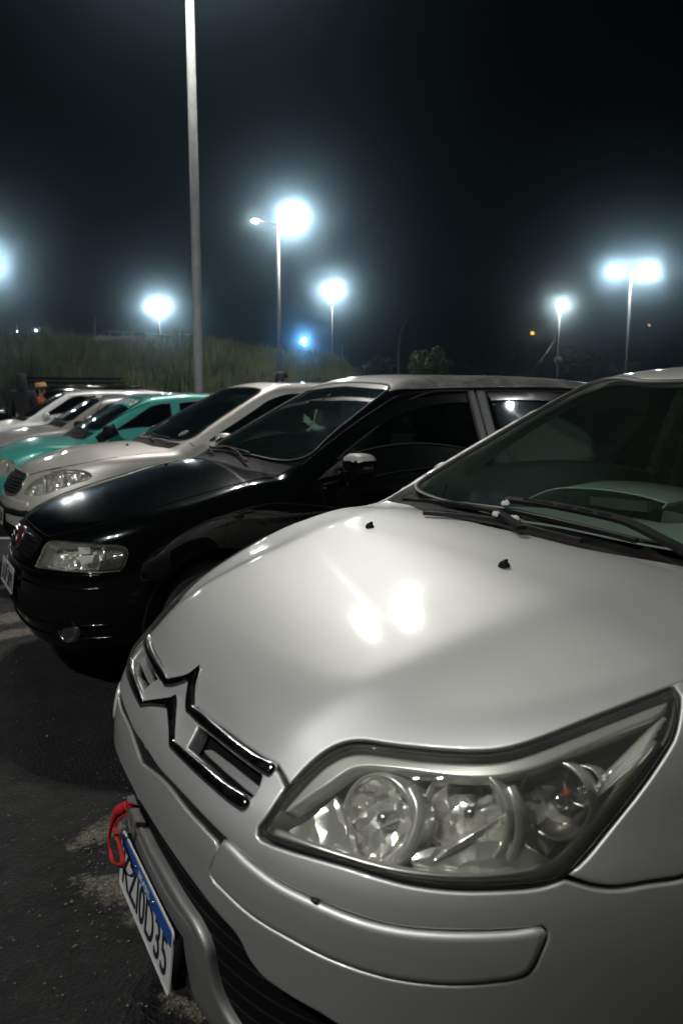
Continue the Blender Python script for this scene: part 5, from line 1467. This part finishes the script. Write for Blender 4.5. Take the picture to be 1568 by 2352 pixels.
# ------------------------------------------------------------------ street lamps
CONC = M('pale_concrete', (.34, .35, .34), .8); k = NT(CONC)
k.l(k.ramp(k.noise(4, 8, .7), [(.3, (.36, .37, .36)), (.6, (.52, .53, .52)), (.8, (.62, .63, .61))]), k.b.inputs['Base Color']); k.l(k.bump(k.noise(22, 5), .5, .01), k.b.inputs['Normal'])
STEEL = M('galvanised_steel', (.30, .31, .31), .5, .4)
BAND = M('black_band', (.01, .01, .01), .7)
HOUSING = M('lamp_housing', (.08, .08, .08), .5)
_em = {}
def emit_mat(col, st):
    key = (col, st)
    if key not in _em: _em[key] = M('lamp_light', (0, 0, 0), .5, emit=(col, st))
    return _em[key]
NEUTRAL, WARM, COOL, BLUE = (1.0, .97, .92), (1.0, .90, .78), (.98, .99, .97), (.30, .62, 1.0)
def street_lamp(label, base, height, heads, rad=(.10, .06), mat=None, band=False, group=None, head_r=.17, square=False):
    'heads: (reach, rise, azimuth in degrees, colour, strength)'
    base = np.array(base, float)
    root = empty('street_lamp', tuple(base), label=label, cat='street lamp', group=group)
    p = MB(); n = 4 if square else 14
    p.tube([(0, 0, 0), (0, 0, height * .5), (0, 0, height)], [rad[0], .5 * (rad[0] + rad[1]), rad[1]], n)
    p.build('pole', mat or STEEL, root, smooth=not square)
    if band:
        b = MB(); b.tube([(0, 0, .0), (0, 0, band)], [rad[0] * 1.06, rad[0] * 1.04], n); b.build('painted_band', BAND, root, smooth=False)
    for reach, rise, az, col, st in heads:
        d = np.array([math.sin(R(az)), math.cos(R(az)), 0]); c = np.array([0, 0, height + rise]) + d * reach
        a = MB(); a.tube([(0, 0, height - .15), np.array([0, 0, height - .05]) + d * .15, c - d * .2], .03, 8); ao = a.build('arm', mat or STEEL, root)
        s = head_r / .17
        h_ = MB(); rot = Matrix.Rotation(-R(az), 4, 'Z')
        h_.box(tuple(c + np.array([0, 0, .05 * s])), (.34 * s, .56 * s, .09 * s), rot, .03 * s); ho = h_.build('lamp_head', HOUSING, root)
        l_ = MB(); l_.lathe([(.155 * s, 0), (.15 * s, -.06 * s), (.11 * s, -.12 * s), (.05 * s, -.15 * s), (0, -.155 * s)], c, (0, 0, 1), 16); l_.build('lamp_glass', emit_mat(col, st), ho)
    return root
KEY, FAR = 1550.0, 1500.0
def pole_at(px, dist, z=0.0):
    q = at(px, 905, dist); q[2] = z; return q
def top_h(px, py, dist, z=0.0): return at(px, py, dist)[2] - z
q = pole_at(459, 16.6)
street_lamp('pale concrete lamp post close behind the parked cars, black band at its foot', q, 11.1, [(.75, .05, -62, NEUTRAL, KEY), (.75, .05, 118, NEUTRAL, KEY)], (.105, .070), CONC, 1.42)
q = pole_at(643, 42); street_lamp('tall lamp post left of the middle with one fierce head and one weak warm head', q, top_h(632, 512, 42), [(.75, .28, 118, COOL, FAR * 1.5), (1.15, .15, -62, WARM, FAR * .06)], (.11, .07))
q = pole_at(763, 73); street_lamp('lamp post with a single round glow just right of the middle post', q, top_h(763, 668, 73), [(.25, .1, 118, COOL, FAR), (.25, .1, -62, COOL, FAR * .5)], (.10, .07))
q = pole_at(371, 80, 5.1); street_lamp('short lamp post standing on the grassy bank', q, top_h(369, 706, 80, 5.1), [(.35, .1, 118, COOL, FAR), (.45, .1, -62, COOL, FAR * .6)], (.11, .08))
q = pole_at(1434, 58); street_lamp('lamp post with two bright heads at the right edge of the picture', q, top_h(1443, 626, 58), [(1.1, .15, 118, COOL, FAR * .85), (1.1, .15, -62, COOL, FAR * .55)], (.11, .07))
q = pole_at(1277, 86); r6 = street_lamp('lamp post with a small warm glow and two boxes halfway up', q, top_h(1282, 703, 86), [(.25, .1, 118, WARM, FAR * .8)], (.12, .08))
b = MB(); b.box((-.35, -.2, top_h(1277, 827, 86)), (.45, .3, .5), None, .05); b.build('junction_box', CONC, r6)
b = MB(); b.box((.35, .15, top_h(1277, 827, 86)), (.45, .3, .5), None, .05); b.build('junction_box', CONC, r6)
q = pole_at(-24, 57); street_lamp('lamp post outside the left edge whose glow reaches into the picture', q, top_h(-24, 606, 57), [(.6, .1, 118, COOL, FAR), (.6, .1, -62, COOL, FAR)], (.11, .07))
# the lot goes on behind the photographer with the same posts
for (x, y, az, stg, lb) in ((-7.6, .5, 60, 1.35, 'lamp post on the near side of the lane lighting the car noses'), (16.6, -5.2, 30, .78, 'lamp post behind the photographer on the right')):
    street_lamp(lb, (x, y, 0), 11.1, [(.75, .05, az + 90, COOL, FAR * stg), (.75, .05, az - 90, COOL, FAR * stg)], (.115, .075), CONC, 1.42)
# small distant lights
for nm, px, py, dist, zb_, r_, col, st, lb in (('flood_light', 698, 781, 62, 2.5, .12, BLUE, 650., 'small blue-white floodlight low on the end of the bank'),
        ('yard_light', 83, 759, 75, 5.0, .07, COOL, 60., 'tiny white light on top of the grassy bank'), ('yard_light', 40, 761, 76, 5.0, .05, COOL, 30., 'faint tiny light beside a thin post on the bank'),
        ('yard_light', 1222, 765, 150, 0, .30, (1, .42, .08), 4., 'distant orange light in the dark right of the bush'), ('yard_light', 1490, 747, 160, 0, .22, (1, .40, .10), 1.6, 'faint far orange light at the right edge')):
    p = at(px, py, dist)
    root = empty(nm, (p[0], p[1], zb_), label=lb, cat='light')
    h_ = p[2] - zb_
    b = MB(); b.tube([(0, 0, 0), (0, 0, h_)], .035, 8); b.build('post', STEEL, root)
    b = MB(); b.box((0, 0, h_ + r_ * 1.1), (r_ * 2.4, r_ * 2.4, r_ * .7), None, r_ * .2); b.build('lamp_head', HOUSING, root)
    b = MB(); b.lathe([(0, r_ * .8), (r_ * .8, r_ * .6), (r_, 0), (r_ * .7, -r_ * .7), (0, -r_)], (0, 0, h_), (0, 0, 1), 12); b.build('lamp_glass', emit_mat(col, st), root)
for px, y0, y1, dist, zb_, lb in ((36, 716, 770, 70, 5.0, 'thin bare post at the left edge of the bank'), (217, 729, 775, 72, 4.8, 'thin dark post above the middle of the bank'), (786, 790, 850, 64, 0, 'thin post at the end of the bank'), (836, 836, 870, 60, 0, 'short thin post right of the bank')):
    p = at(px, y0, dist); b = MB(); b.tube([(p[0], p[1], zb_), (p[0], p[1], p[2])], .035, 6); b.build('fence_post', STEEL, None, label=lb, cat='post')
p0, p1 = at(1275, 780, 85.6), at(1205, 868, 70); b = MB(); b.tube([p0, .5 * (p0 + p1) + np.array([0, 0, -.25]), p1], .03, 5); b.build('guy_wire', STEEL, None, label='slack guy wire running down left from the warm lamp post', cat='wire')

# ------------------------------------------------------------------ trees
LEAF = M('leaf', (.045, .10, .035), .5); k = NT(LEAF)
k.l(k.ramp(k.noise(2.2, 5, .7), [(.3, (.020, .055, .018)), (.55, (.05, .115, .035)), (.8, (.10, .17, .05))]), k.b.inputs['Base Color'])
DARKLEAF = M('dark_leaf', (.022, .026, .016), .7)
BARK = M('bark', (.06, .05, .04), .9)
def tree(label, base, height, crown_c, crown_r, nclump, nleaf, leaf, lm, seed, trunk_r=.09, squash=.8):
    r_ = np.random.default_rng(seed)
    root = empty('tree', tuple(base), label=label, cat='tree')
    cc = np.array([0, 0, crown_c])
    t = MB()
    t.tube(spline([(0, 0, 0), (.06, .02, crown_c * .4), (-.04, .03, crown_c * .8), (0, 0, crown_c)], 4), np.linspace(trunk_r, trunk_r * .45, 13), 8)
    cl = []
    for i in range(nclump):
        d = r_.normal(0, 1, 3); d /= np.linalg.norm(d)
        c = cc + d * crown_r * np.array([1, 1, squash]) * r_.uniform(.45, .95)
        cl.append((c, crown_r * r_.uniform(.22, .42)))
        if i % 2 == 0: t.tube(spline([(0, 0, crown_c * r_.uniform(.5, .8)), .5 * (np.array([0, 0, crown_c * .8]) + c) + r_.normal(0, .08, 3), c], 4), np.linspace(trunk_r * .4, trunk_r * .1, 9), 5)
    t.build('trunk', BARK, root)
    v, f = [], []
    for i in range(nleaf):
        c, cr = cl[r_.integers(len(cl))]
        d = r_.normal(0, 1, 3); d /= np.linalg.norm(d)
        q = c + d * cr * r_.uniform(.35, 1.0) ** .5
        nrm = d + r_.normal(0, .6, 3) + np.array([0, 0, .4]); nrm /= np.linalg.norm(nrm)
        a = np.cross(nrm, r_.normal(0, 1, 3)); a /= np.linalg.norm(a); b2 = np.cross(nrm, a)
        s = leaf * r_.uniform(.6, 1.3)
        k0 = len(v); v += [q - a * s, q + b2 * s * .5 - a * s * .1, q + a * s + nrm * s * -.15, q - b2 * s * .5 - a * s * .1]; f.append((k0, k0 + 1, k0 + 2, k0 + 3))
    o = link('crown', mesh('crown', v, f), lm, root, False)
    return root
q = pole_at(990, 38); tree('round leafy green bush-like tree lit above the black wagon roof', q, 3.4, top_h(988, 838, 38), 1.05, 26, 6500, .085, LEAF, 5, .10, .75)
for i, (px, dist, hh, rr, sd, lb) in enumerate(((860, 62, 3.8, 2.0, 21, 'dim shrubby tree left of the bare trunk'), (1345, 98, 6.0, 4.0, 22, 'dark tree behind the warm lamp post'), (1470, 92, 4.6, 3.4, 23, 'dark low tree right of the warm lamp post'), (1180, 104, 6.2, 4.2, 24, 'dark tree far behind the round bush'), (1060, 110, 6.5, 4.2, 25, 'dark tree beyond the bush on its left'))):
    q = pole_at(px, dist); tree(lb, q, hh, hh * .62, rr, 22, 2600, .22, DARKLEAF, sd, .16)
b = MB(); q = pole_at(915, 58); tp = [top_h(915, y, 58) for y in (905, 850, 800, 762, 738)]
b.tube(spline([(0, 0, 0), (.0, 0, tp[1]), (-.05, 0, tp[2]), (.15, 0, tp[3]), (.55, 0, tp[4])], 5), np.linspace(.11, .05, 21), 8)
b.tube(spline([(-.05, 0, tp[2]), (.05, .1, tp[2] + .8), (-.1, .2, tp[3] + .5)], 4), np.linspace(.05, .02, 9), 6)
o = b.build('bare_tree', BARK, None, label='bare curved tree trunk between the bank and the bush', cat='tree'); o.location = q

# ------------------------------------------------------------------ dark off-roader with a roof rack
SUV = Car('dark_offroader', .55, 18.35, (1.9, 0, .75), label='dark off-roader with a black roof rack behind the white hatchback', **car_params(L=4.4, hw=.88, hood0=.88, hood1=1.06, hoodx=1.05, zroof=1.555, wx=1.05, wt=1.35, rx=4.35, rt=.35, belt=1.03, pf=3.0))
C = SUV
build_car(C, BLACK_PAINT, 4.4, .88, .034, dict(xB=2.2, gap=.12, xR=3.9, zlo=.05, slant=.12, rear_slant=.12), TINT, TINT, False, (.85, 3.45), None)
rk = MB()
for y in (-.52, .52):
    rk.tube([(1.62, y, 1.63), (3.55, y, 1.63)], .022, 8); rk.tube([(1.55, y, 1.715), (3.5, y, 1.715)], .022, 8)
    for x in (1.7, 2.3, 2.9, 3.45): rk.tube([(x, y, 1.49), (x, y, 1.72)], .016, 6)
for x in np.linspace(1.6, 3.5, 9): rk.tube([(x, -.52, 1.64), (x, .52, 1.64)], .016, 6)
for x in (1.56, 3.5): rk.tube([(x, -.52, 1.715), (x, .52, 1.715)], .02, 6)
rk.build('roof_rack', BLACK_PLASTIC, C.root)
for y in (-.65, .65): b = MB(); b.tube([(1.8, y, 1.535), (3.9, y, 1.53)], .02, 8); b.build('roof_rail', CHROME, C.root)
mirror_body(C, (1.55, -.98, 1.10), (.07, .09, .08), BLACK_PAINT)

# ------------------------------------------------------------------ cars on the upper lot
FARCAR = Car('parked_car', 0, 0, (1.9, 0, .7), **car_params(L=4.2, hw=.84, zroof=1.46))
C = FARCAR
P = C.P
wl = ws_loop(C); sh = loop_shell(C, wl, 4.2, .84, (.85, 3.3)); w1, w2 = windows(C, xB=2.3, gap=.1, xR=3.4, zlo=.05)
panel(C, 'body', sh, M('far_grey_paint', (.16, .16, .155), .5), h=.045, rim=((0, -.012), (.01, 0)), mirror='add', holes=[w1, w2])
panel(C, 'windshield', C.outline(wl, 4), TINT, h=.05, off=-.003, rim=((-.004, -.004), (.01, 0)), mirror='add')
for w_ in (w1, w2):
    for s_ in (None, 'only'): panel(C, 'side_window', w_, TINT, h=.06, off=-.004, rim=((-.003, 0), (.004, 0)), mirror=s_)
for x in (.85, 3.3):
    for y in (-.8, .8): wheel(C, x, y, .30, .18)
b = MB(); b.box((2.1, 0, .27), (3.4, 1.4, .04)); b.build('floor_pan', VOID, C.root)
spots = [(236, 66, 1.0, 'pale parked car on the bank nearest the thin dark post'), (284, 65, 1.1, 'second pale car from the left on top of the bank'), (343, 67, .95, 'pale car on the bank just left of its lamp post'), (400, 66, 1.3, 'pale car on the bank just right of its lamp post')]
for i, (px, dist, az, lb) in enumerate(spots):
    q = at(px, 905, dist); zc = at(px, float(np.interp(px, [a for a, _ in CREST], [b_ for _, b_ in CREST])), 55.0)[2]
    if i == 0: rt = C.root
    else:
        rt = C.root.copy(); COL.objects.link(rt)
        for ch in list(C.root.children):
            c2 = ch.copy(); COL.objects.link(c2); c2.parent = rt
            for g2 in ch.children: d2 = g2.copy(); COL.objects.link(d2); d2.parent = c2
    rt.location = (q[0] - 1.6, q[1], zc + .12); rt.rotation_euler.z = -.25 + .12 * i
    rt['label'] = lb; rt['group'] = 'cars parked on top of the bank'; rt['category'] = 'car'

# ------------------------------------------------------------------ people
SKIN = M('skin', (.42, .24, .17), .55); SKIN.node_tree.nodes['Principled BSDF'].inputs['Subsurface Weight'].default_value = .1
def skin_mesh(name, verts, edges, radii, mat, parent, root=0, sub=2):
    me = bpy.data.meshes.new(name); me.from_pydata([tuple(v) for v in verts], edges, []); me.update()
    o = bpy.data.objects.new(name, me); COL.objects.link(o)
    sm = o.modifiers.new('s', 'SKIN'); o.modifiers.new('u', 'SUBSURF').levels = sub
    for i, r_ in enumerate(radii): me.skin_vertices[0].data[i].radius = r_ if isinstance(r_, tuple) else (r_, r_)
    me.skin_vertices[0].data[root].use_root = True
    bpy.context.view_layer.update()
    dg = bpy.context.evaluated_depsgraph_get()
    m2 = bpy.data.meshes.new_from_object(o.evaluated_get(dg))
    bpy.data.objects.remove(o)
    return link(name, m2, mat, parent)
def person(label, loc, face, height, top, trousers, kind, lean=0.0):
    'face: direction the person looks, degrees from +x; local +x is forward'
    s = height / 1.75
    root = empty('person', (loc[0], loc[1], 0), R(face), label=label, cat='person')
    J = dict(pel=(0, 0, .93), sp=(.01, 0, 1.12), ch=(.0, 0, 1.32), nk=(-.01, 0, 1.47), nk2=(.01, 0, 1.53), hd=(.02, 0, 1.61), hd2=(.005, 0, 1.68), chin=(.075, 0, 1.55), nose=(.108, 0, 1.605),
             sl=(0, .17, 1.41), el=(-.03, .24, 1.14), wl=(.10, .24, .92), sr=(0, -.17, 1.41), er=(-.03, -.24, 1.14), wr=(.10, -.24, .92),
             hl=(.0, .09, .88), kl=(.03, .10, .49), al=(-.02, .10, .08), tl=(.13, .12, .035), hr=(0, -.09, .88), kr=(.05, -.10, .49), ar=(.02, -.10, .08), tr=(.16, -.12, .035))
    J = {k_: np.array(v_) * s for k_, v_ in J.items()}
    fng = {}
    for sd, w in (('l', 1), ('r', -1)):
        wp = J['w' + sd]; pm = wp + np.array([.035, 0, -.075]) * s; J['p' + sd] = pm
        for n_, (dx, ln) in enumerate(((.030, .075), (.012, .085), (-.008, .08), (-.026, .062))):
            J[f'f{n_}{sd}a'] = pm + np.array([dx, 0, -.03]) * s; J[f'f{n_}{sd}b'] = J[f'f{n_}{sd}a'] + np.array([.008, -w * .012, -ln * .55]) * s; J[f'f{n_}{sd}c'] = J[f'f{n_}{sd}b'] + np.array([-.002, -w * .022, -ln * .42]) * s
        J[f't{sd}a'] = wp + np.array([.045, -w * .012, -.045]) * s; J[f't{sd}b'] = J[f't{sd}a'] + np.array([.03, -w * .012, -.045]) * s
    rad = dict(pel=.125, sp=.115, ch=.135, nk=.06, nk2=.052, hd=(.075, .088), hd2=(.072, .080), chin=.036, nose=.013, sl=.068, el=.043, wl=.028, sr=.068, er=.043, wr=.028, hl=.088, kl=.058, al=.043, tl=.036, hr=.088, kr=.058, ar=.043, tr=.036)
    for sd in 'lr':
        rad['p' + sd] = (.030, .017); rad[f't{sd}a'] = .012; rad[f't{sd}b'] = .009
        for n_ in range(4): rad[f'f{n_}{sd}a'] = .0095; rad[f'f{n_}{sd}b'] = .0085; rad[f'f{n_}{sd}c'] = .007
    E_ = [('pel', 'sp'), ('sp', 'ch'), ('ch', 'nk'), ('nk', 'nk2'), ('nk2', 'hd'), ('hd', 'hd2'), ('hd', 'chin'), ('hd', 'nose'), ('ch', 'sl'), ('sl', 'el'), ('el', 'wl'), ('ch', 'sr'), ('sr', 'er'), ('er', 'wr'), ('pel', 'hl'), ('hl', 'kl'), ('kl', 'al'), ('al', 'tl'), ('pel', 'hr'), ('hr', 'kr'), ('kr', 'ar'), ('ar', 'tr')]
    for sd in 'lr':
        E_ += [('w' + sd, 'p' + sd), ('w' + sd, f't{sd}a'), (f't{sd}a', f't{sd}b')]
        for n_ in range(4): E_ += [('p' + sd, f'f{n_}{sd}a'), (f'f{n_}{sd}a', f'f{n_}{sd}b'), (f'f{n_}{sd}b', f'f{n_}{sd}c')]
    def chain(name, keys, ed, grow, mat, root_k, over=None):
        keys = list(keys); over = over or {}
        rr = [over.get(q, tuple((np.atleast_1d(rad[q]) * s * grow)) if isinstance(rad[q], tuple) else rad[q] * s * grow) for q in keys]
        skin_mesh(name, [J[q] for q in keys], [(keys.index(a), keys.index(b_)) for a, b_ in ed], rr, mat, root, keys.index(root_k))
    chain('body', J.keys(), E_, 1.0, SKIN, 'pel')
    tk = ['pel', 'sp', 'ch', 'nk', 'sl', 'el', 'wl', 'sr', 'er', 'wr']
    chain('jacket' if kind == 'hood' else 'shirt', tk, [e for e in E_ if e[0] in tk and e[1] in tk], 1.22, top, 'pel', {'nk': .075 * s, 'wl': .045 * s, 'wr': .045 * s})
    tk = ['pel', 'hl', 'kl', 'al', 'hr', 'kr', 'ar']
    chain('trousers', tk, [e for e in E_ if e[0] in tk and e[1] in tk], 1.16, trousers, 'pel')
    for sd in 'lr':
        b = MB(); q = J['t' + sd]; b.box((q[0] - .06 * s, q[1], .045 * s), (.29 * s, .11 * s, .09 * s), None, .035 * s); b.build('shoe', RUBBER, root)
    for w in (1, -1):
        b = MB(); b.lathe([(0, .010), (.010, .004), (.011, -.004), (0, -.012)], (.098 * s, w * .033 * s, 1.625 * s), (1, 0, 0), 10); b.build('eye', M('eye', (.03, .02, .02), .3), root)
        b = MB(); b.lathe([(.0, .012), (.018, .012), (.024, .004), (.020, -.006)], (.0, w * .086 * s, 1.605 * s), (0, w, 0), 12, sq=(.6, 1.2)); b.build('ear', SKIN, root)
    b = MB(); b.tube([(.098 * s, -.022 * s, 1.568 * s), (.104 * s, 0, 1.566 * s), (.098 * s, .022 * s, 1.568 * s)], [.003, .005, .003], 6); b.build('mouth', M('lips', (.28, .10, .09), .5), root)
    def cap(name, mat, g, zlo, fwd, power=1.0):
        b = MB(); v = []; n, m = 22, 9; c0 = np.array([.008, 0, 1.635]) * s
        for j in range(m + 1):
            for i in range(n):
                a = 2 * math.pi * i / n; t = (math.pi * .5) * j / m
                zl = zlo + (fwd if math.cos(a) > .45 else 0)
                rr = math.cos(t) ** power
                v.append(c0 + np.array([.103 * g * rr * math.cos(a), .088 * g * rr * math.sin(a), (zl + (.122 * g - zl) * math.sin(t))]) * s)
        b.add(v, [(j * n + i, j * n + (i + 1) % n, (j + 1) * n + (i + 1) % n, (j + 1) * n + i) for j in range(m) for i in range(n)]); b.build(name, mat, root)
    if kind == 'hood':
        cap('hood', top, 1.22, -.16, .0, .6)
    elif kind == 'hat':
        cap('hair', M('dark_hair', (.015, .012, .010), .6), 1.03, -.06, .07, .6)
        b = MB(); b.lathe([(.155, .040), (.150, .030), (.108, .034), (.104, .10), (.085, .135), (.04, .128), (0, .118)], np.array([.005, 0, 1.625]) * s, (-.10, 0, 1), 24, sq=(.92, 1.05)); b.build('hat', M('straw_hat', (.42, .24, .10), .85), root)
        b = MB(); b.lathe([(.107, .036), (.109, .058), (.104, .062)], np.array([.005, 0, 1.625]) * s, (-.10, 0, 1), 24, sq=(.92, 1.05)); b.build('hat_band', M('hat_band', (.05, .03, .02), .7), root)
    elif kind == 'glasses':
        cap('hair', M('dark_hair', (.015, .012, .010), .6), 1.08, -.04, .075, .55)
        b = MB()
        for w in (1, -1):
            b.tube([np.array([.112, w * .034 + .024 * math.cos(a), 1.623 + .018 * math.sin(a)]) * s for a in np.linspace(0, 6.283, 15)], .0022, 5, cap=False)
            b.tube([np.array([.110, w * .058, 1.628]) * s, np.array([.0, w * .088, 1.622]) * s], .002, 5)
        b.build('glasses', RUBBER, root)
    return root
def stand(px, dist): q = at(px, 905, dist); return q
BLACKCL = M('black_cotton', (.008, .009, .012), .9); ORANGE = M('orange_cotton', (.75, .16, .03), .85); NAVY = M('navy_cotton', (.015, .02, .04), .9); JEANS = M('denim', (.03, .045, .08), .9); TEE = M('grey_cotton', (.2, .2, .2), .9)
person('person in a black hooded jacket seen from behind by the dark off-roader', stand(52, 15.8), 80, 1.72, BLACKCL, JEANS, 'hood')
person('person in a tan hat and orange shirt facing right beside the hooded one', stand(95, 16.6), -22, 1.575, ORANGE, JEANS, 'hat')
person('person with short dark hair and glasses behind the silver sedan roof', stand(645, 12.3), -35, 1.70, NAVY, JEANS, 'glasses')
person('bald person whose crown just shows over the black wagon roof', stand(864, 12.8), 200, 1.745, TEE, JEANS, 'bald')

# ------------------------------------------------------------------ night haze that the lamps light up
b = MB(); b.box((15, 70, 26.0), (330, 330, 54)); hz = b.build('haze', None, None, smooth=False, kind='stuff')
hm = bpy.data.materials.new('haze'); hm.use_nodes = True; t = hm.node_tree; t.nodes.clear()
o_ = t.nodes.new('ShaderNodeOutputMaterial'); pv = t.nodes.new('ShaderNodeVolumePrincipled'); t.links.new(pv.outputs[0], o_.inputs['Volume'])
pv.inputs['Density'].default_value = .0060; pv.inputs['Anisotropy'].default_value = .984; pv.inputs['Color'].default_value = (.52, .80, 1.0, 1)
hz.data.materials.append(hm)
